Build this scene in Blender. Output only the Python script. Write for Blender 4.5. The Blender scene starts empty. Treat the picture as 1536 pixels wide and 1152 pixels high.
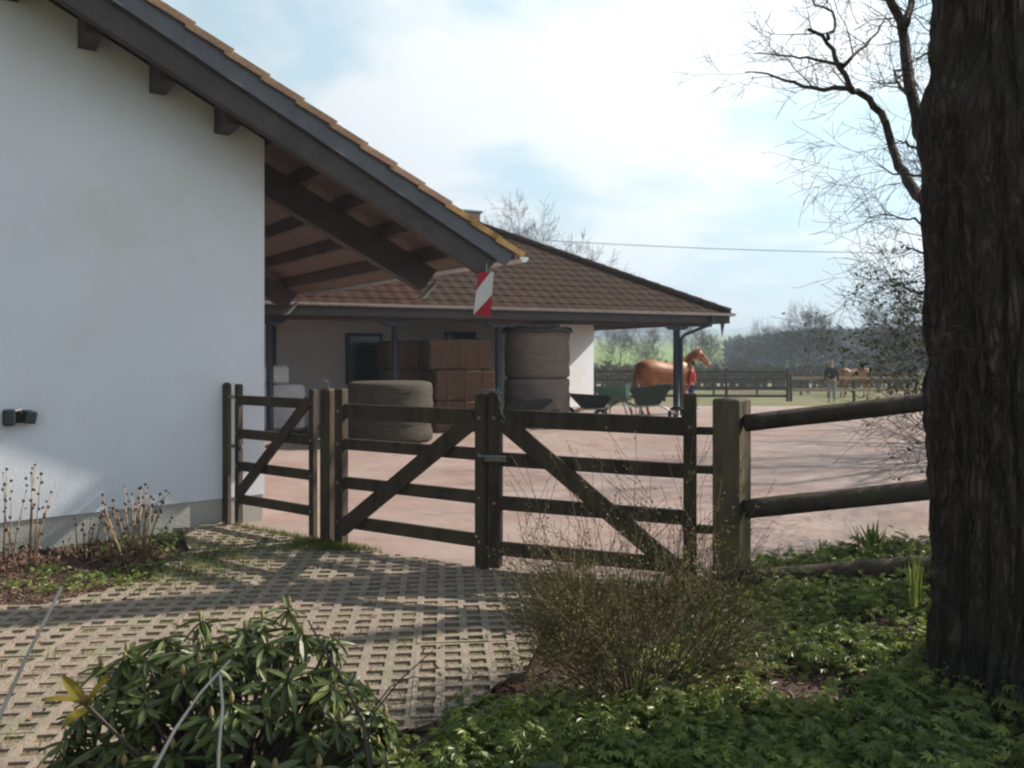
import bpy, math, random
import numpy as np
from mathutils import Vector, Matrix, noise
random.seed(7); np.random.seed(7)
R = math.radians
sc = bpy.context.scene
col = sc.collection

# ---------------------------------------------------------------- camera, sky, sun, exposure
cam_d = bpy.data.cameras.new("camera")
cam = bpy.data.objects.new("camera", cam_d); col.objects.link(cam)
cam.location = (0, 0, 1.6); cam.rotation_euler = (R(90), 0, 0)
cam_d.sensor_width = 36; cam_d.lens = 36 * 1160 / 1536
cam_d.shift_y = -46 / 1536
cam_d.clip_start = 0.05; cam_d.clip_end = 6000
cam_d.dof.use_dof = True; cam_d.dof.focus_distance = 3.6; cam_d.dof.aperture_fstop = 4.5
sc.camera = cam
SUN_AZ, SUN_EL = 64.7, 36.0
SUN = Vector((math.sin(R(SUN_AZ)) * math.cos(R(SUN_EL)), math.cos(R(SUN_AZ)) * math.cos(R(SUN_EL)), math.sin(R(SUN_EL))))
w = bpy.data.worlds.new("World"); sc.world = w; w.use_nodes = True
nt = w.node_tree; nt.nodes.clear()
def N(t, k, **kw):
    n = t.nodes.new(k)
    for a, b in kw.items(): setattr(n, a, b)
    return n
out = N(nt, "ShaderNodeOutputWorld"); bg = N(nt, "ShaderNodeBackground")
sky = N(nt, "ShaderNodeTexSky", sky_type='NISHITA', sun_disc=False)
sky.sun_elevation = R(SUN_EL); sky.sun_rotation = R(SUN_AZ); sky.air_density = 1.0; sky.dust_density = 2.0; sky.ozone_density = 1.5
tc = N(nt, "ShaderNodeTexCoord")
sep = N(nt, "ShaderNodeSeparateXYZ"); nt.links.new(tc.outputs["Generated"], sep.inputs[0])
# flat cloud layer: project the direction onto a plane overhead
zz = N(nt, "ShaderNodeMath", operation='MAXIMUM'); zz.inputs[1].default_value = 0.0; nt.links.new(sep.outputs[2], zz.inputs[0])
za = N(nt, "ShaderNodeMath", operation='ADD'); za.inputs[1].default_value = 0.22; nt.links.new(zz.outputs[0], za.inputs[0])
dx = N(nt, "ShaderNodeMath", operation='DIVIDE'); nt.links.new(sep.outputs[0], dx.inputs[0]); nt.links.new(za.outputs[0], dx.inputs[1])
dy = N(nt, "ShaderNodeMath", operation='DIVIDE'); nt.links.new(sep.outputs[1], dy.inputs[0]); nt.links.new(za.outputs[0], dy.inputs[1])
cb = N(nt, "ShaderNodeCombineXYZ"); nt.links.new(dx.outputs[0], cb.inputs[0]); nt.links.new(dy.outputs[0], cb.inputs[1])
mp = N(nt, "ShaderNodeMapping"); nt.links.new(cb.outputs[0], mp.inputs[0]); mp.inputs["Location"].default_value = (4.1, 2.6, 0)
n1 = N(nt, "ShaderNodeTexNoise"); n1.inputs["Scale"].default_value = 1.25; n1.inputs["Detail"].default_value = 9; n1.inputs["Roughness"].default_value = 0.56
n1.inputs["Distortion"].default_value = 0.25
nt.links.new(mp.outputs[0], n1.inputs["Vector"])
cr = N(nt, "ShaderNodeValToRGB"); cr.color_ramp.elements[0].position = 0.43; cr.color_ramp.elements[1].position = 0.55
nt.links.new(n1.outputs[0], cr.inputs[0])
n2 = N(nt, "ShaderNodeTexNoise"); n2.inputs["Scale"].default_value = 2.2; n2.inputs["Detail"].default_value = 6
nt.links.new(mp.outputs[0], n2.inputs["Vector"])
cc = N(nt, "ShaderNodeValToRGB"); cc.color_ramp.elements[0].position = 0.35; cc.color_ramp.elements[0].color = (12.6, 13.2, 14.0, 1)
cc.color_ramp.elements[1].position = 0.62; cc.color_ramp.elements[1].color = (13.5, 13.6, 13.6, 1)
nt.links.new(n2.outputs[0], cc.inputs[0])
thin = N(nt, "ShaderNodeMapRange", interpolation_type='SMOOTHSTEP'); thin.inputs[1].default_value = 0.30; thin.inputs[2].default_value = 0.85; thin.inputs[3].default_value = 1.0; thin.inputs[4].default_value = 0.22; nt.links.new(sep.outputs[2], thin.inputs[0])   # haze and cloud thinned towards the zenith to cut the overhead fill light
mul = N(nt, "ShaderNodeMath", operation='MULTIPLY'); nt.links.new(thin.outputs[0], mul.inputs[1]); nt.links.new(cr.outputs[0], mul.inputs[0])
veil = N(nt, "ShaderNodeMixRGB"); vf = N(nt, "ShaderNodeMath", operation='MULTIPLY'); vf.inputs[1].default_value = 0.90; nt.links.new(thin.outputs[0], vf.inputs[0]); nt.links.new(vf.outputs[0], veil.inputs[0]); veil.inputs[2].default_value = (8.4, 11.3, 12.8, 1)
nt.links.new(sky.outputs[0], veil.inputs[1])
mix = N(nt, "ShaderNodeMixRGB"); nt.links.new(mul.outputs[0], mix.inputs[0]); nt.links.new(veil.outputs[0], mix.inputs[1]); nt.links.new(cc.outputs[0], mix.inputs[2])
# sky brighter towards the sun, and dimmed behind the camera to lower the fill
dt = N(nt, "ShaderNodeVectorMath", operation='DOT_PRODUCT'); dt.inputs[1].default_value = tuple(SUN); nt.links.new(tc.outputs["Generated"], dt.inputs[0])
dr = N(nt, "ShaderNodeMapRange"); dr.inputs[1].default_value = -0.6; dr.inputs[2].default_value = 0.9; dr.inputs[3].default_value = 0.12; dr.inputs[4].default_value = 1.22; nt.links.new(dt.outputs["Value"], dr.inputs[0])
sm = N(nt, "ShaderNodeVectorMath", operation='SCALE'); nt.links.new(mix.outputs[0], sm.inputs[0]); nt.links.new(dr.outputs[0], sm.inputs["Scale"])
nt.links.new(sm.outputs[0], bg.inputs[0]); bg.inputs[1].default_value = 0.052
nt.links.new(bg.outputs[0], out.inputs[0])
ld = bpy.data.lights.new("sun", 'SUN'); ld.energy = 5.0; ld.angle = R(0.53); ld.color = (1.0, 0.91, 0.78)
sun = bpy.data.objects.new("sun", ld); col.objects.link(sun); sun.location = (20, 10, 30)
sun.rotation_euler = (-SUN).to_track_quat('-Z', 'Y').to_euler()
sc.view_settings.view_transform = 'Standard'; sc.view_settings.look = 'None'
sc.view_settings.exposure = 0.78; sc.view_settings.gamma = 1; sc.view_settings.use_curve_mapping = False
sc.render.engine = 'CYCLES'
sc.cycles.pixel_filter_type = 'BLACKMAN_HARRIS'; sc.cycles.filter_width = 2.2
sc.cycles.use_denoising = True; sc.cycles.max_bounces = 6; sc.cycles.diffuse_bounces = 3
sc.cycles.glossy_bounces = 2; sc.cycles.transmission_bounces = 3; sc.cycles.transparent_max_bounces = 4
sc.cycles.volume_bounces = 0; sc.cycles.caustics_reflective = False; sc.cycles.caustics_refractive = False

# ---------------------------------------------------------------- materials
MATS = {}
def mat(name, c1, c2=None, scale=6.0, rough=0.85, bump=0.0, bscale=None, stretch=(1, 1, 1), c3=None, island=0.0, spec=0.3,
        translucent=None, metallic=0.0, detail=5, obj_rand=0.0, scale3=1.3):
    if name in MATS: return MATS[name]
    m = bpy.data.materials.new(name); m.use_nodes = True
    t = m.node_tree; b = t.nodes["Principled BSDF"]; o = t.nodes["Material Output"]
    b.inputs["Roughness"].default_value = rough; b.inputs["Specular IOR Level"].default_value = spec; b.inputs["Metallic"].default_value = metallic
    tcn = N(t, "ShaderNodeTexCoord"); mpn = N(t, "ShaderNodeMapping"); mpn.inputs["Scale"].default_value = stretch
    t.links.new(tcn.outputs["Object"], mpn.inputs[0])
    c2 = c2 or tuple(x * 0.7 for x in c1)
    nz = N(t, "ShaderNodeTexNoise"); nz.inputs["Scale"].default_value = scale; nz.inputs["Detail"].default_value = detail; nz.inputs["Roughness"].default_value = 0.62
    t.links.new(mpn.outputs[0], nz.inputs["Vector"])
    rp = N(t, "ShaderNodeValToRGB"); rp.color_ramp.elements[0].position = 0.33; rp.color_ramp.elements[1].position = 0.67
    rp.color_ramp.elements[0].color = (*c2, 1); rp.color_ramp.elements[1].color = (*c1, 1)
    t.links.new(nz.outputs[0], rp.inputs[0]); last = rp.outputs[0]
    if c3:
        n3 = N(t, "ShaderNodeTexNoise"); n3.inputs["Scale"].default_value = scale3; n3.inputs["Detail"].default_value = 6; n3.inputs["Roughness"].default_value = 0.65
        t.links.new(tcn.outputs["Object"], n3.inputs["Vector"])
        r3 = N(t, "ShaderNodeValToRGB"); r3.color_ramp.elements[0].position = 0.5; r3.color_ramp.elements[1].position = 0.66
        t.links.new(n3.outputs[0], r3.inputs[0])
        mx = N(t, "ShaderNodeMixRGB"); t.links.new(r3.outputs[0], mx.inputs[0]); t.links.new(last, mx.inputs[1]); mx.inputs[2].default_value = (*c3, 1); last = mx.outputs[0]
    if island or obj_rand:
        src = None
        if island:
            g = N(t, "ShaderNodeNewGeometry"); src = g.outputs["Random Per Island"]; amt = island
        else:
            g = N(t, "ShaderNodeObjectInfo"); src = g.outputs["Random"]; amt = obj_rand
        mr = N(t, "ShaderNodeMapRange"); mr.inputs[3].default_value = 1 - amt; mr.inputs[4].default_value = 1 + amt; t.links.new(src, mr.inputs[0])
        hs = N(t, "ShaderNodeHueSaturation"); t.links.new(mr.outputs[0], hs.inputs["Value"]); t.links.new(last, hs.inputs["Color"])
        mh = N(t, "ShaderNodeMapRange"); mh.inputs[3].default_value = 0.5 + amt * 0.05; mh.inputs[4].default_value = 0.5 - amt * 0.05; t.links.new(src, mh.inputs[0])
        t.links.new(mh.outputs[0], hs.inputs["Hue"]); last = hs.outputs[0]
    t.links.new(last, b.inputs["Base Color"])
    if bump:
        nb = N(t, "ShaderNodeTexNoise"); nb.inputs["Scale"].default_value = bscale or scale * 4; nb.inputs["Detail"].default_value = 6
        t.links.new(mpn.outputs[0], nb.inputs["Vector"])
        bp = N(t, "ShaderNodeBump"); bp.inputs["Strength"].default_value = bump; bp.inputs["Distance"].default_value = 0.02
        t.links.new(nb.outputs[0], bp.inputs["Height"]); t.links.new(bp.outputs[0], b.inputs["Normal"])
    if translucent:
        tr = N(t, "ShaderNodeBsdfTranslucent"); ms = N(t, "ShaderNodeMixShader"); ms.inputs[0].default_value = translucent
        t.links.new(last, tr.inputs[0]); t.links.new(b.outputs[0], ms.inputs[1]); t.links.new(tr.outputs[0], ms.inputs[2]); t.links.new(ms.outputs[0], o.inputs[0])
    MATS[name] = m; return m
M_wall = mat("white_render", (0.75, 0.79, 0.86), (0.71, 0.75, 0.82), 1.2, 0.9, 0.15, 70, c3=(0.70, 0.71, 0.72), scale3=0.7)
M_plinth = mat("grey_plinth", (0.46, 0.46, 0.42), (0.40, 0.40, 0.37), 3, 0.9, 0.3, 60, c3=(0.30, 0.33, 0.24))
M_wood_roof = mat("dark_roof_timber", (0.078, 0.066, 0.066), (0.052, 0.045, 0.045), 4, 0.7, 0.3, 40, (1, 1, 1))
M_barge = mat("grey_barge_board", (0.125, 0.13, 0.15), (0.095, 0.10, 0.12), 4, 0.6, 0.2, 30)
M_purlin = mat("brown_roof_timber", (0.10, 0.075, 0.068), (0.07, 0.052, 0.048), 5, 0.75, 0.3, 40)
M_ceil = mat("roof_boarding", (0.17, 0.12, 0.10), (0.12, 0.085, 0.075), 3, 0.8, 0.3, 30, (1, 6, 1))
M_tile = mat("orange_clay_tile", (0.30, 0.175, 0.12), (0.20, 0.12, 0.09), 7, 0.85, 0.4, 60, c3=(0.32, 0.25, 0.12), obj_rand=0.2, scale3=5)
M_lichen = mat("lichened_clay_tile", (0.42, 0.26, 0.09), (0.28, 0.16, 0.08), 12, 0.9, 0.4, 60, c3=(0.48, 0.33, 0.09), obj_rand=0.15, scale3=6)
M_tile_b = mat("brown_clay_tile", (0.066, 0.036, 0.028), (0.044, 0.025, 0.021), 5, 0.9, 0.4, 40, c3=(0.055, 0.044, 0.034), obj_rand=0.12, spec=0.02)
M_tile_bs = mat("brown_clay_tile_joined", (0.066, 0.036, 0.028), (0.044, 0.025, 0.021), 5, 0.9, 0.4, 40, c3=(0.055, 0.044, 0.034), island=0.12, spec=0.02)
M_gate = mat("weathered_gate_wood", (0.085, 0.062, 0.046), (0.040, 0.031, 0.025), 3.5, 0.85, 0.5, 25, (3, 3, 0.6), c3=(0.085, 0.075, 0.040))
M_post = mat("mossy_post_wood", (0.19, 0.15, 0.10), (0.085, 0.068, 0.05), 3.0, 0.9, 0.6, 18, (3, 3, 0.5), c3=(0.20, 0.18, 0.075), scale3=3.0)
M_zinc = mat("zinc_gutter", (0.55, 0.56, 0.57), (0.42, 0.43, 0.44), 8, 0.35, metallic=0.7)
M_bluesteel = mat("blue_painted_steel", (0.026, 0.038, 0.062), (0.02, 0.03, 0.05), 6, 0.45, spec=0.5)
M_metal = mat("galvanised_fitting", (0.30, 0.30, 0.29), (0.18, 0.18, 0.17), 12, 0.5, metallic=0.7)
M_dark = mat("dark_plastic", (0.018, 0.022, 0.025), (0.012, 0.015, 0.018), 10, 0.5)
M_glassd = mat("dark_window_glass", (0.03, 0.045, 0.05), (0.02, 0.03, 0.035), 1, 0.12, spec=0.6)
M_frame = mat("dark_window_frame", (0.05, 0.06, 0.065), (0.035, 0.04, 0.045), 3, 0.5)
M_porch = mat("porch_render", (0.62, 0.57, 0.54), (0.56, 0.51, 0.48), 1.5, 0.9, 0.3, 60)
M_sack = mat("white_sack", (0.62, 0.60, 0.60), (0.52, 0.50, 0.52), 4, 0.6, 0.5, 10)
M_bale = mat("straw_bale", (0.16, 0.092, 0.052), (0.08, 0.046, 0.029), 9, 0.95, 0.9, 45, (1, 1, 4))
M_rbale = mat("net_wrapped_bale", (0.23, 0.18, 0.145), (0.15, 0.12, 0.10), 6, 0.9, 0.7, 30, (1, 1, 5))
M_rbale2 = mat("grey_net_wrapped_bale", (0.085, 0.07, 0.052), (0.04, 0.034, 0.027), 6, 0.9, 0.7, 30, (1, 1, 5))
M_tarp = mat("dark_tarpaulin", (0.05, 0.05, 0.05), (0.03, 0.03, 0.03), 3, 0.5)
M_red = mat("sign_red", (0.42, 0.02, 0.04), (0.36, 0.015, 0.03), 6, 0.5)
M_white = mat("sign_white", (0.66, 0.68, 0.66), (0.56, 0.58, 0.56), 6, 0.5)
M_soil = mat("bark_mulch", (0.105, 0.062, 0.045), (0.045, 0.028, 0.022), 22, 0.95, 1.0, 60, c3=(0.055, 0.065, 0.03), scale3=2.2)
M_chip = mat("mulch_chip", (0.20, 0.125, 0.09), (0.09, 0.055, 0.04), 20, 0.9, island=0.5)
M_joint = mat("mossy_joint_soil", (0.25, 0.19, 0.135), (0.13, 0.10, 0.07), 14, 0.95, 0.8, 60, c3=(0.10, 0.12, 0.03), scale3=1.6)
M_paver = mat("concrete_paver", (0.34, 0.272, 0.22), (0.21, 0.17, 0.14), 3.5, 0.9, 0.5, 60, obj_rand=0.08, c3=(0.20, 0.19, 0.13), scale3=3.5)
M_grass = mat("grass_blade", (0.20, 0.22, 0.06), (0.10, 0.14, 0.035), 5, 0.7, island=0.4, translucent=0.3)
M_ground = mat("meadow", (0.10, 0.12, 0.05), (0.07, 0.08, 0.04), 0.8, 0.95, 0.3, 6)
M_bark = mat("furrowed_bark", (0.155, 0.125, 0.108), (0.075, 0.061, 0.054), 5.5, 0.95, 1.0, 16, (2.6, 2.6, 0.9), c3=(0.115, 0.085, 0.058), scale3=9.0)
M_twig = mat("bare_twig", (0.13, 0.10, 0.085), (0.08, 0.065, 0.058), 4, 0.9)
M_twig_far = mat("far_bare_twig", (0.11, 0.092, 0.08), (0.075, 0.065, 0.06), 0.5, 0.9)
M_dry = mat("dry_stalk", (0.36, 0.27, 0.18), (0.22, 0.15, 0.10), 10, 0.9)
M_seed = mat("dry_seed_head", (0.085, 0.058, 0.045), (0.05, 0.035, 0.03), 10, 0.95)
M_pale = mat("pale_dead_stem", (0.50, 0.46, 0.42), (0.38, 0.34, 0.30), 12, 0.8)
M_rh = mat("rhododendron_leaf", (0.125, 0.155, 0.040), (0.065, 0.095, 0.028), 8, 0.42, 0.15, 20, island=0.35, translucent=0.2, spec=0.5)
M_rh1 = mat("rhododendron_leaf_single", (0.125, 0.155, 0.040), (0.065, 0.095, 0.028), 8, 0.42, 0.15, 20, obj_rand=0.4, translucent=0.2, spec=0.5)
M_yellow = mat("yellow_young_leaf", (0.36, 0.27, 0.03), (0.22, 0.18, 0.03), 8, 0.5, translucent=0.4)
M_bud = mat("swollen_bud", (0.34, 0.30, 0.12), (0.22, 0.15, 0.08), 20, 0.5)
M_cover = mat("ground_cover_leaf", (0.28, 0.34, 0.085), (0.14, 0.20, 0.05), 3, 0.38, island=0.45, translucent=0.4, spec=0.5)
M_broom = mat("broom_twig", (0.15, 0.125, 0.06), (0.085, 0.06, 0.035), 3, 0.85, island=0.35)
M_broomleaf = mat("broom_leaf", (0.25, 0.22, 0.085), (0.14, 0.125, 0.055), 3, 0.8, island=0.4, translucent=0.3)
M_hawleaf = mat("shrub_leaf", (0.115, 0.125, 0.045), (0.06, 0.07, 0.03), 3, 0.7, island=0.5, translucent=0.35)
M_horse = mat("chestnut_coat", (0.36, 0.135, 0.045), (0.27, 0.095, 0.035), 3, 0.5, spec=0.4)
M_mane = mat("horse_mane", (0.25, 0.10, 0.045), (0.16, 0.06, 0.03), 20, 0.7)
M_muzzle = mat("horse_blaze", (0.55, 0.48, 0.42), (0.45, 0.38, 0.33), 8, 0.6)
M_redcloth = mat("red_jacket", (0.45, 0.045, 0.03), (0.36, 0.035, 0.025), 8, 0.8)
M_jeans = mat("blue_trousers", (0.05, 0.085, 0.20), (0.035, 0.06, 0.14), 12, 0.85)
M_black = mat("dark_jacket", (0.02, 0.026, 0.03), (0.014, 0.018, 0.02), 8, 0.8)
M_greycl = mat("light_grey_trousers", (0.32, 0.32, 0.35), (0.24, 0.24, 0.27), 8, 0.85)
M_skin = mat("skin", (0.52, 0.32, 0.24), (0.47, 0.28, 0.20), 8, 0.6)
M_hair = mat("brown_hair", (0.07, 0.04, 0.025), (0.04, 0.025, 0.015), 20, 0.7)
M_barrow = mat("dark_green_tub", (0.010, 0.030, 0.020), (0.007, 0.020, 0.014), 4, 0.5, spec=0.5)
M_barrow2 = mat("pale_green_tub", (0.24, 0.40, 0.30), (0.18, 0.32, 0.25), 4, 0.55, translucent=0.2)
M_barrow3 = mat("black_tub", (0.02, 0.024, 0.024), (0.014, 0.017, 0.017), 4, 0.5)
M_rubber = mat("tyre_rubber", (0.02, 0.02, 0.02), (0.012, 0.012, 0.012), 5, 0.8)
M_railfar = mat("far_fence_wood", (0.11, 0.082, 0.06), (0.07, 0.052, 0.04), 2, 0.85)
M_raillit = mat("pale_fence_wood", (0.48, 0.37, 0.24), (0.36, 0.27, 0.17), 2, 0.8)
M_wood_far = mat("far_wood_mass", (0.062, 0.062, 0.062), (0.04, 0.042, 0.045), 0.02, 0.95, island=0.35)

# yard: small reddish paving blocks
def yard_material():
    m = bpy.data.materials.new("red_block_paving"); m.use_nodes = True; t = m.node_tree; b = t.nodes["Principled BSDF"]
    b.inputs["Roughness"].default_value = 0.9; b.inputs["Specular IOR Level"].default_value = 0.25
    tcn = N(t, "ShaderNodeTexCoord"); mpn = N(t, "ShaderNodeMapping"); mpn.inputs["Rotation"].default_value = (0, 0, R(24)); t.links.new(tcn.outputs["Object"], mpn.inputs[0])
    br = N(t, "ShaderNodeTexBrick"); br.inputs["Scale"].default_value = 1.0; br.inputs["Brick Width"].default_value = 0.2; br.inputs["Row Height"].default_value = 0.1
    br.inputs["Mortar Size"].default_value = 0.006; br.inputs["Mortar Smooth"].default_value = 0.4; br.inputs["Bias"].default_value = 0
    br.inputs["Color1"].default_value = (0.325, 0.225, 0.195, 1); br.inputs["Color2"].default_value = (0.27, 0.185, 0.165, 1); br.inputs["Mortar"].default_value = (0.20, 0.155, 0.135, 1)
    t.links.new(mpn.outputs[0], br.inputs["Vector"])
    nz = N(t, "ShaderNodeTexNoise"); nz.inputs["Scale"].default_value = 0.55; nz.inputs["Detail"].default_value = 8; nz.inputs["Roughness"].default_value = 0.65; t.links.new(tcn.outputs["Object"], nz.inputs["Vector"])
    rp = N(t, "ShaderNodeValToRGB"); rp.color_ramp.elements[0].position = 0.4; rp.color_ramp.elements[1].position = 0.7; t.links.new(nz.outputs[0], rp.inputs[0])
    mx = N(t, "ShaderNodeMixRGB"); mx.blend_type = 'MIX'; t.links.new(rp.outputs[0], mx.inputs[0]); t.links.new(br.outputs[0], mx.inputs[1]); mx.inputs[2].default_value = (0.34, 0.285, 0.262, 1)
    t.links.new(mx.outputs[0], b.inputs["Base Color"])
    bp = N(t, "ShaderNodeBump"); bp.inputs["Strength"].default_value = 0.4; bp.inputs["Distance"].default_value = 0.006; bp.invert = True
    t.links.new(br.outputs["Fac"], bp.inputs["Height"]); t.links.new(bp.outputs[0], b.inputs["Normal"])
    return m
M_yard = yard_material()
def land_material():
    m = bpy.data.materials.new("fields_and_meadow"); m.use_nodes = True; t = m.node_tree; b = t.nodes["Principled BSDF"]; b.inputs["Roughness"].default_value = 0.95
    b.inputs["Specular IOR Level"].default_value = 0.1
    tcn = N(t, "ShaderNodeTexCoord"); mpn = N(t, "ShaderNodeMapping"); mpn.inputs["Scale"].default_value = (0.011, 0.005, 0); mpn.inputs["Rotation"].default_value = (0, 0, R(12)); mpn.inputs["Location"].default_value = (0.35, 0.2, 0)
    t.links.new(tcn.outputs["Object"], mpn.inputs[0])
    v = N(t, "ShaderNodeTexVoronoi"); v.inputs["Scale"].default_value = 1.0; t.links.new(mpn.outputs[0], v.inputs["Vector"])
    s = N(t, "ShaderNodeSeparateXYZ"); t.links.new(v.outputs["Color"], s.inputs[0])
    rp = N(t, "ShaderNodeValToRGB"); rp.color_ramp.interpolation = 'CONSTANT'
    e = rp.color_ramp.elements; e[0].position = 0; e[0].color = (0.17, 0.24, 0.035, 1); e[1].position = 0.45; e[1].color = (0.27, 0.31, 0.04, 1)
    x = e.new(0.66); x.color = (0.12, 0.13, 0.07, 1); x = e.new(0.84); x.color = (0.10, 0.19, 0.05, 1)
    t.links.new(s.outputs[0], rp.inputs[0])
    sp = N(t, "ShaderNodeSeparateXYZ"); t.links.new(tcn.outputs["Object"], sp.inputs[0])
    mr = N(t, "ShaderNodeMapRange"); mr.inputs[1].default_value = 110; mr.inputs[2].default_value = 150; t.links.new(sp.outputs[1], mr.inputs[0])
    nz = N(t, "ShaderNodeTexNoise"); nz.inputs["Scale"].default_value = 0.35; nz.inputs["Detail"].default_value = 9; t.links.new(tcn.outputs["Object"], nz.inputs["Vector"])
    r2 = N(t, "ShaderNodeValToRGB"); r2.color_ramp.elements[0].position = 0.38; r2.color_ramp.elements[0].color = (0.20, 0.16, 0.10, 1); r2.color_ramp.elements[1].position = 0.6; r2.color_ramp.elements[1].color = (0.115, 0.15, 0.06, 1)
    t.links.new(nz.outputs[0], r2.inputs[0])
    mx = N(t, "ShaderNodeMixRGB"); t.links.new(mr.outputs[0], mx.inputs[0]); t.links.new(r2.outputs[0], mx.inputs[1]); t.links.new(rp.outputs[0], mx.inputs[2])
    t.links.new(mx.outputs[0], b.inputs["Base Color"]); return m
M_land = land_material()

# ---------------------------------------------------------------- mesh helpers
class MB:
    def __init__(s): s.v = []; s.f = []
    def add(s, vs, fs):
        n = len(s.v); s.v += [tuple(a) for a in vs]; s.f += [tuple(i + n for i in q) for q in fs]; return s
    def hexa(s, b4, t4):
        return s.add(list(b4) + list(t4), [(3, 2, 1, 0), (4, 5, 6, 7), (0, 1, 5, 4), (1, 2, 6, 5), (2, 3, 7, 6), (3, 0, 4, 7)])
    def box(s, c, size, rot=0.0, tilt=None):
        m = Matrix.Rotation(rot, 3, 'Z')
        if tilt: m = m @ tilt
        c = Vector(c); hx, hy, hz = [q / 2 for q in size]
        P = lambda x, y, z: c + m @ Vector((x, y, z))
        return s.hexa([P(-hx, -hy, -hz), P(hx, -hy, -hz), P(hx, hy, -hz), P(-hx, hy, -hz)], [P(-hx, -hy, hz), P(hx, -hy, hz), P(hx, hy, hz), P(-hx, hy, hz)])
    def bbox(s, c, size, rot=0.0, ch=0.006, tilt=None):      # chamfered box
        m = Matrix.Rotation(rot, 3, 'Z')
        if tilt: m = m @ tilt
        c = Vector(c); h = [q / 2 for q in size]; vs = []; idx = {}
        for sx in (-1, 1):
            for sy in (-1, 1):
                for sz in (-1, 1):
                    for ax in range(3):
                        p = [sx * h[0], sy * h[1], sz * h[2]]; sg = (sx, sy, sz)
                        for k in range(3):
                            if k != ax: p[k] -= sg[k] * ch
                        idx[(sx, sy, sz, ax)] = len(vs); vs.append(c + m @ Vector(p))
        fs = []
        for ax in range(3):
            a1, a2 = [k for k in range(3) if k != ax]
            for sg in (-1, 1):
                q = []
                for (u, v_) in ((-1, -1), (1, -1), (1, 1), (-1, 1)):
                    t = [0, 0, 0]; t[ax] = sg; t[a1] = u; t[a2] = v_; q.append(idx[(*t, ax)])
                fs.append(tuple(q))
        for ax in range(3):
            a1, a2 = [k for k in range(3) if k != ax]
            for u in (-1, 1):
                for v_ in (-1, 1):
                    t0 = [0, 0, 0]; t1 = [0, 0, 0]; t0[ax] = -1; t1[ax] = 1; t0[a1] = t1[a1] = u; t0[a2] = t1[a2] = v_
                    fs.append((idx[(*t0, a1)], idx[(*t1, a1)], idx[(*t1, a2)], idx[(*t0, a2)]))
        for sx in (-1, 1):
            for sy in (-1, 1):
                for sz in (-1, 1): fs.append(tuple(idx[(sx, sy, sz, k)] for k in range(3)))
        return s.add(vs, fs)
    def beam(s, p0, p1, wd, ht, up=(0, 0, 1)):               # rectangular bar from p0 to p1, wd sideways, ht along up
        p0 = Vector(p0); p1 = Vector(p1); a = (p1 - p0).normalized(); side = a.cross(Vector(up)).normalized(); u = side.cross(a).normalized()
        q = [side * wd / 2 * i + u * ht / 2 * j for i, j in ((-1, -1), (1, -1), (1, 1), (-1, 1))]
        return s.hexa([p0 + k for k in q], [p1 + k for k in q])
    def tube(s, pts, rad, sides=6, cap=True):
        pts = [Vector(p) for p in pts]; n = len(pts); vs = []; fs = []
        if not hasattr(rad, '__len__'): rad = [rad] * n
        ref = Vector((0, 0, 1)) if abs((pts[-1] - pts[0]).normalized().z) < 0.9 else Vector((1, 0, 0))
        for i, p in enumerate(pts):
            d = (pts[min(i + 1, n - 1)] - pts[max(i - 1, 0)]).normalized()
            x = d.cross(ref).normalized(); y = d.cross(x).normalized()
            for k in range(sides):
                a = 2 * math.pi * k / sides; vs.append(p + (x * math.cos(a) + y * math.sin(a)) * rad[i])
        for i in range(n - 1):
            for k in range(sides):
                k2 = (k + 1) % sides; fs.append((i * sides + k, i * sides + k2, (i + 1) * sides + k2, (i + 1) * sides + k))
        if cap: fs += [tuple(range(sides)), tuple(range((n - 1) * sides, n * sides))[::-1]]
        return s.add(vs, fs)
    def lathe(s, c, prof, sides=24):                          # prof: (radius, z) list
        c = Vector(c); vs = []; fs = []
        for r, z in prof:
            for k in range(sides):
                a = 2 * math.pi * k / sides; vs.append(c + Vector((r * math.cos(a), r * math.sin(a), z)))
        for i in range(len(prof) - 1):
            for k in range(sides):
                k2 = (k + 1) % sides; fs.append((i * sides + k, i * sides + k2, (i + 1) * sides + k2, (i + 1) * sides + k))
        fs += [tuple(range(sides))[::-1], tuple(range((len(prof) - 1) * sides, len(prof) * sides))]
        return s.add(vs, fs)
    def prism(s, poly, off):                                  # planar polygon (3D points) pushed by off
        poly = [Vector(p) for p in poly]; off = Vector(off); n = len(poly)
        fs = [tuple(range(n))[::-1], tuple(range(n, 2 * n))] + [(i, (i + 1) % n, n + (i + 1) % n, n + i) for i in range(n)]
        return s.add(poly + [p + off for p in poly], fs)
    def build(s, name, m, parent=None, smooth=False, kind=None):
        o = raw(name, s.v, s.f, m, parent, smooth)
        if kind: o["kind"] = kind
        return o
def wloc(o):
    v = Vector((0, 0, 0))
    while o is not None: v = v + o.location; o = o.parent
    return v
def raw(name, v, f, m, parent=None, smooth=False):
    me = bpy.data.meshes.new(name); off = wloc(parent)
    v = np.asarray(v, dtype=float).reshape(-1, 3) - np.array(off)
    me.from_pydata(v.tolist(), [], f if isinstance(f, list) else f.tolist()); me.materials.append(m)
    if smooth: me.polygons.foreach_set("use_smooth", [True] * len(me.polygons))
    o = bpy.data.objects.new(name, me); col.objects.link(o); o.parent = parent
    import bmesh
    if len(me.polygons) < 6000:
        bm = bmesh.new(); bm.from_mesh(me); bmesh.ops.recalc_face_normals(bm, faces=bm.faces); bm.to_mesh(me); bm.free()
    return o
def thing(name, loc, label, cat, group=None):
    o = bpy.data.objects.new(name, None); col.objects.link(o); o.location = loc; o.empty_display_size = 0.2
    o["label"] = label; o["category"] = cat
    if group: o["group"] = group
    return o
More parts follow.
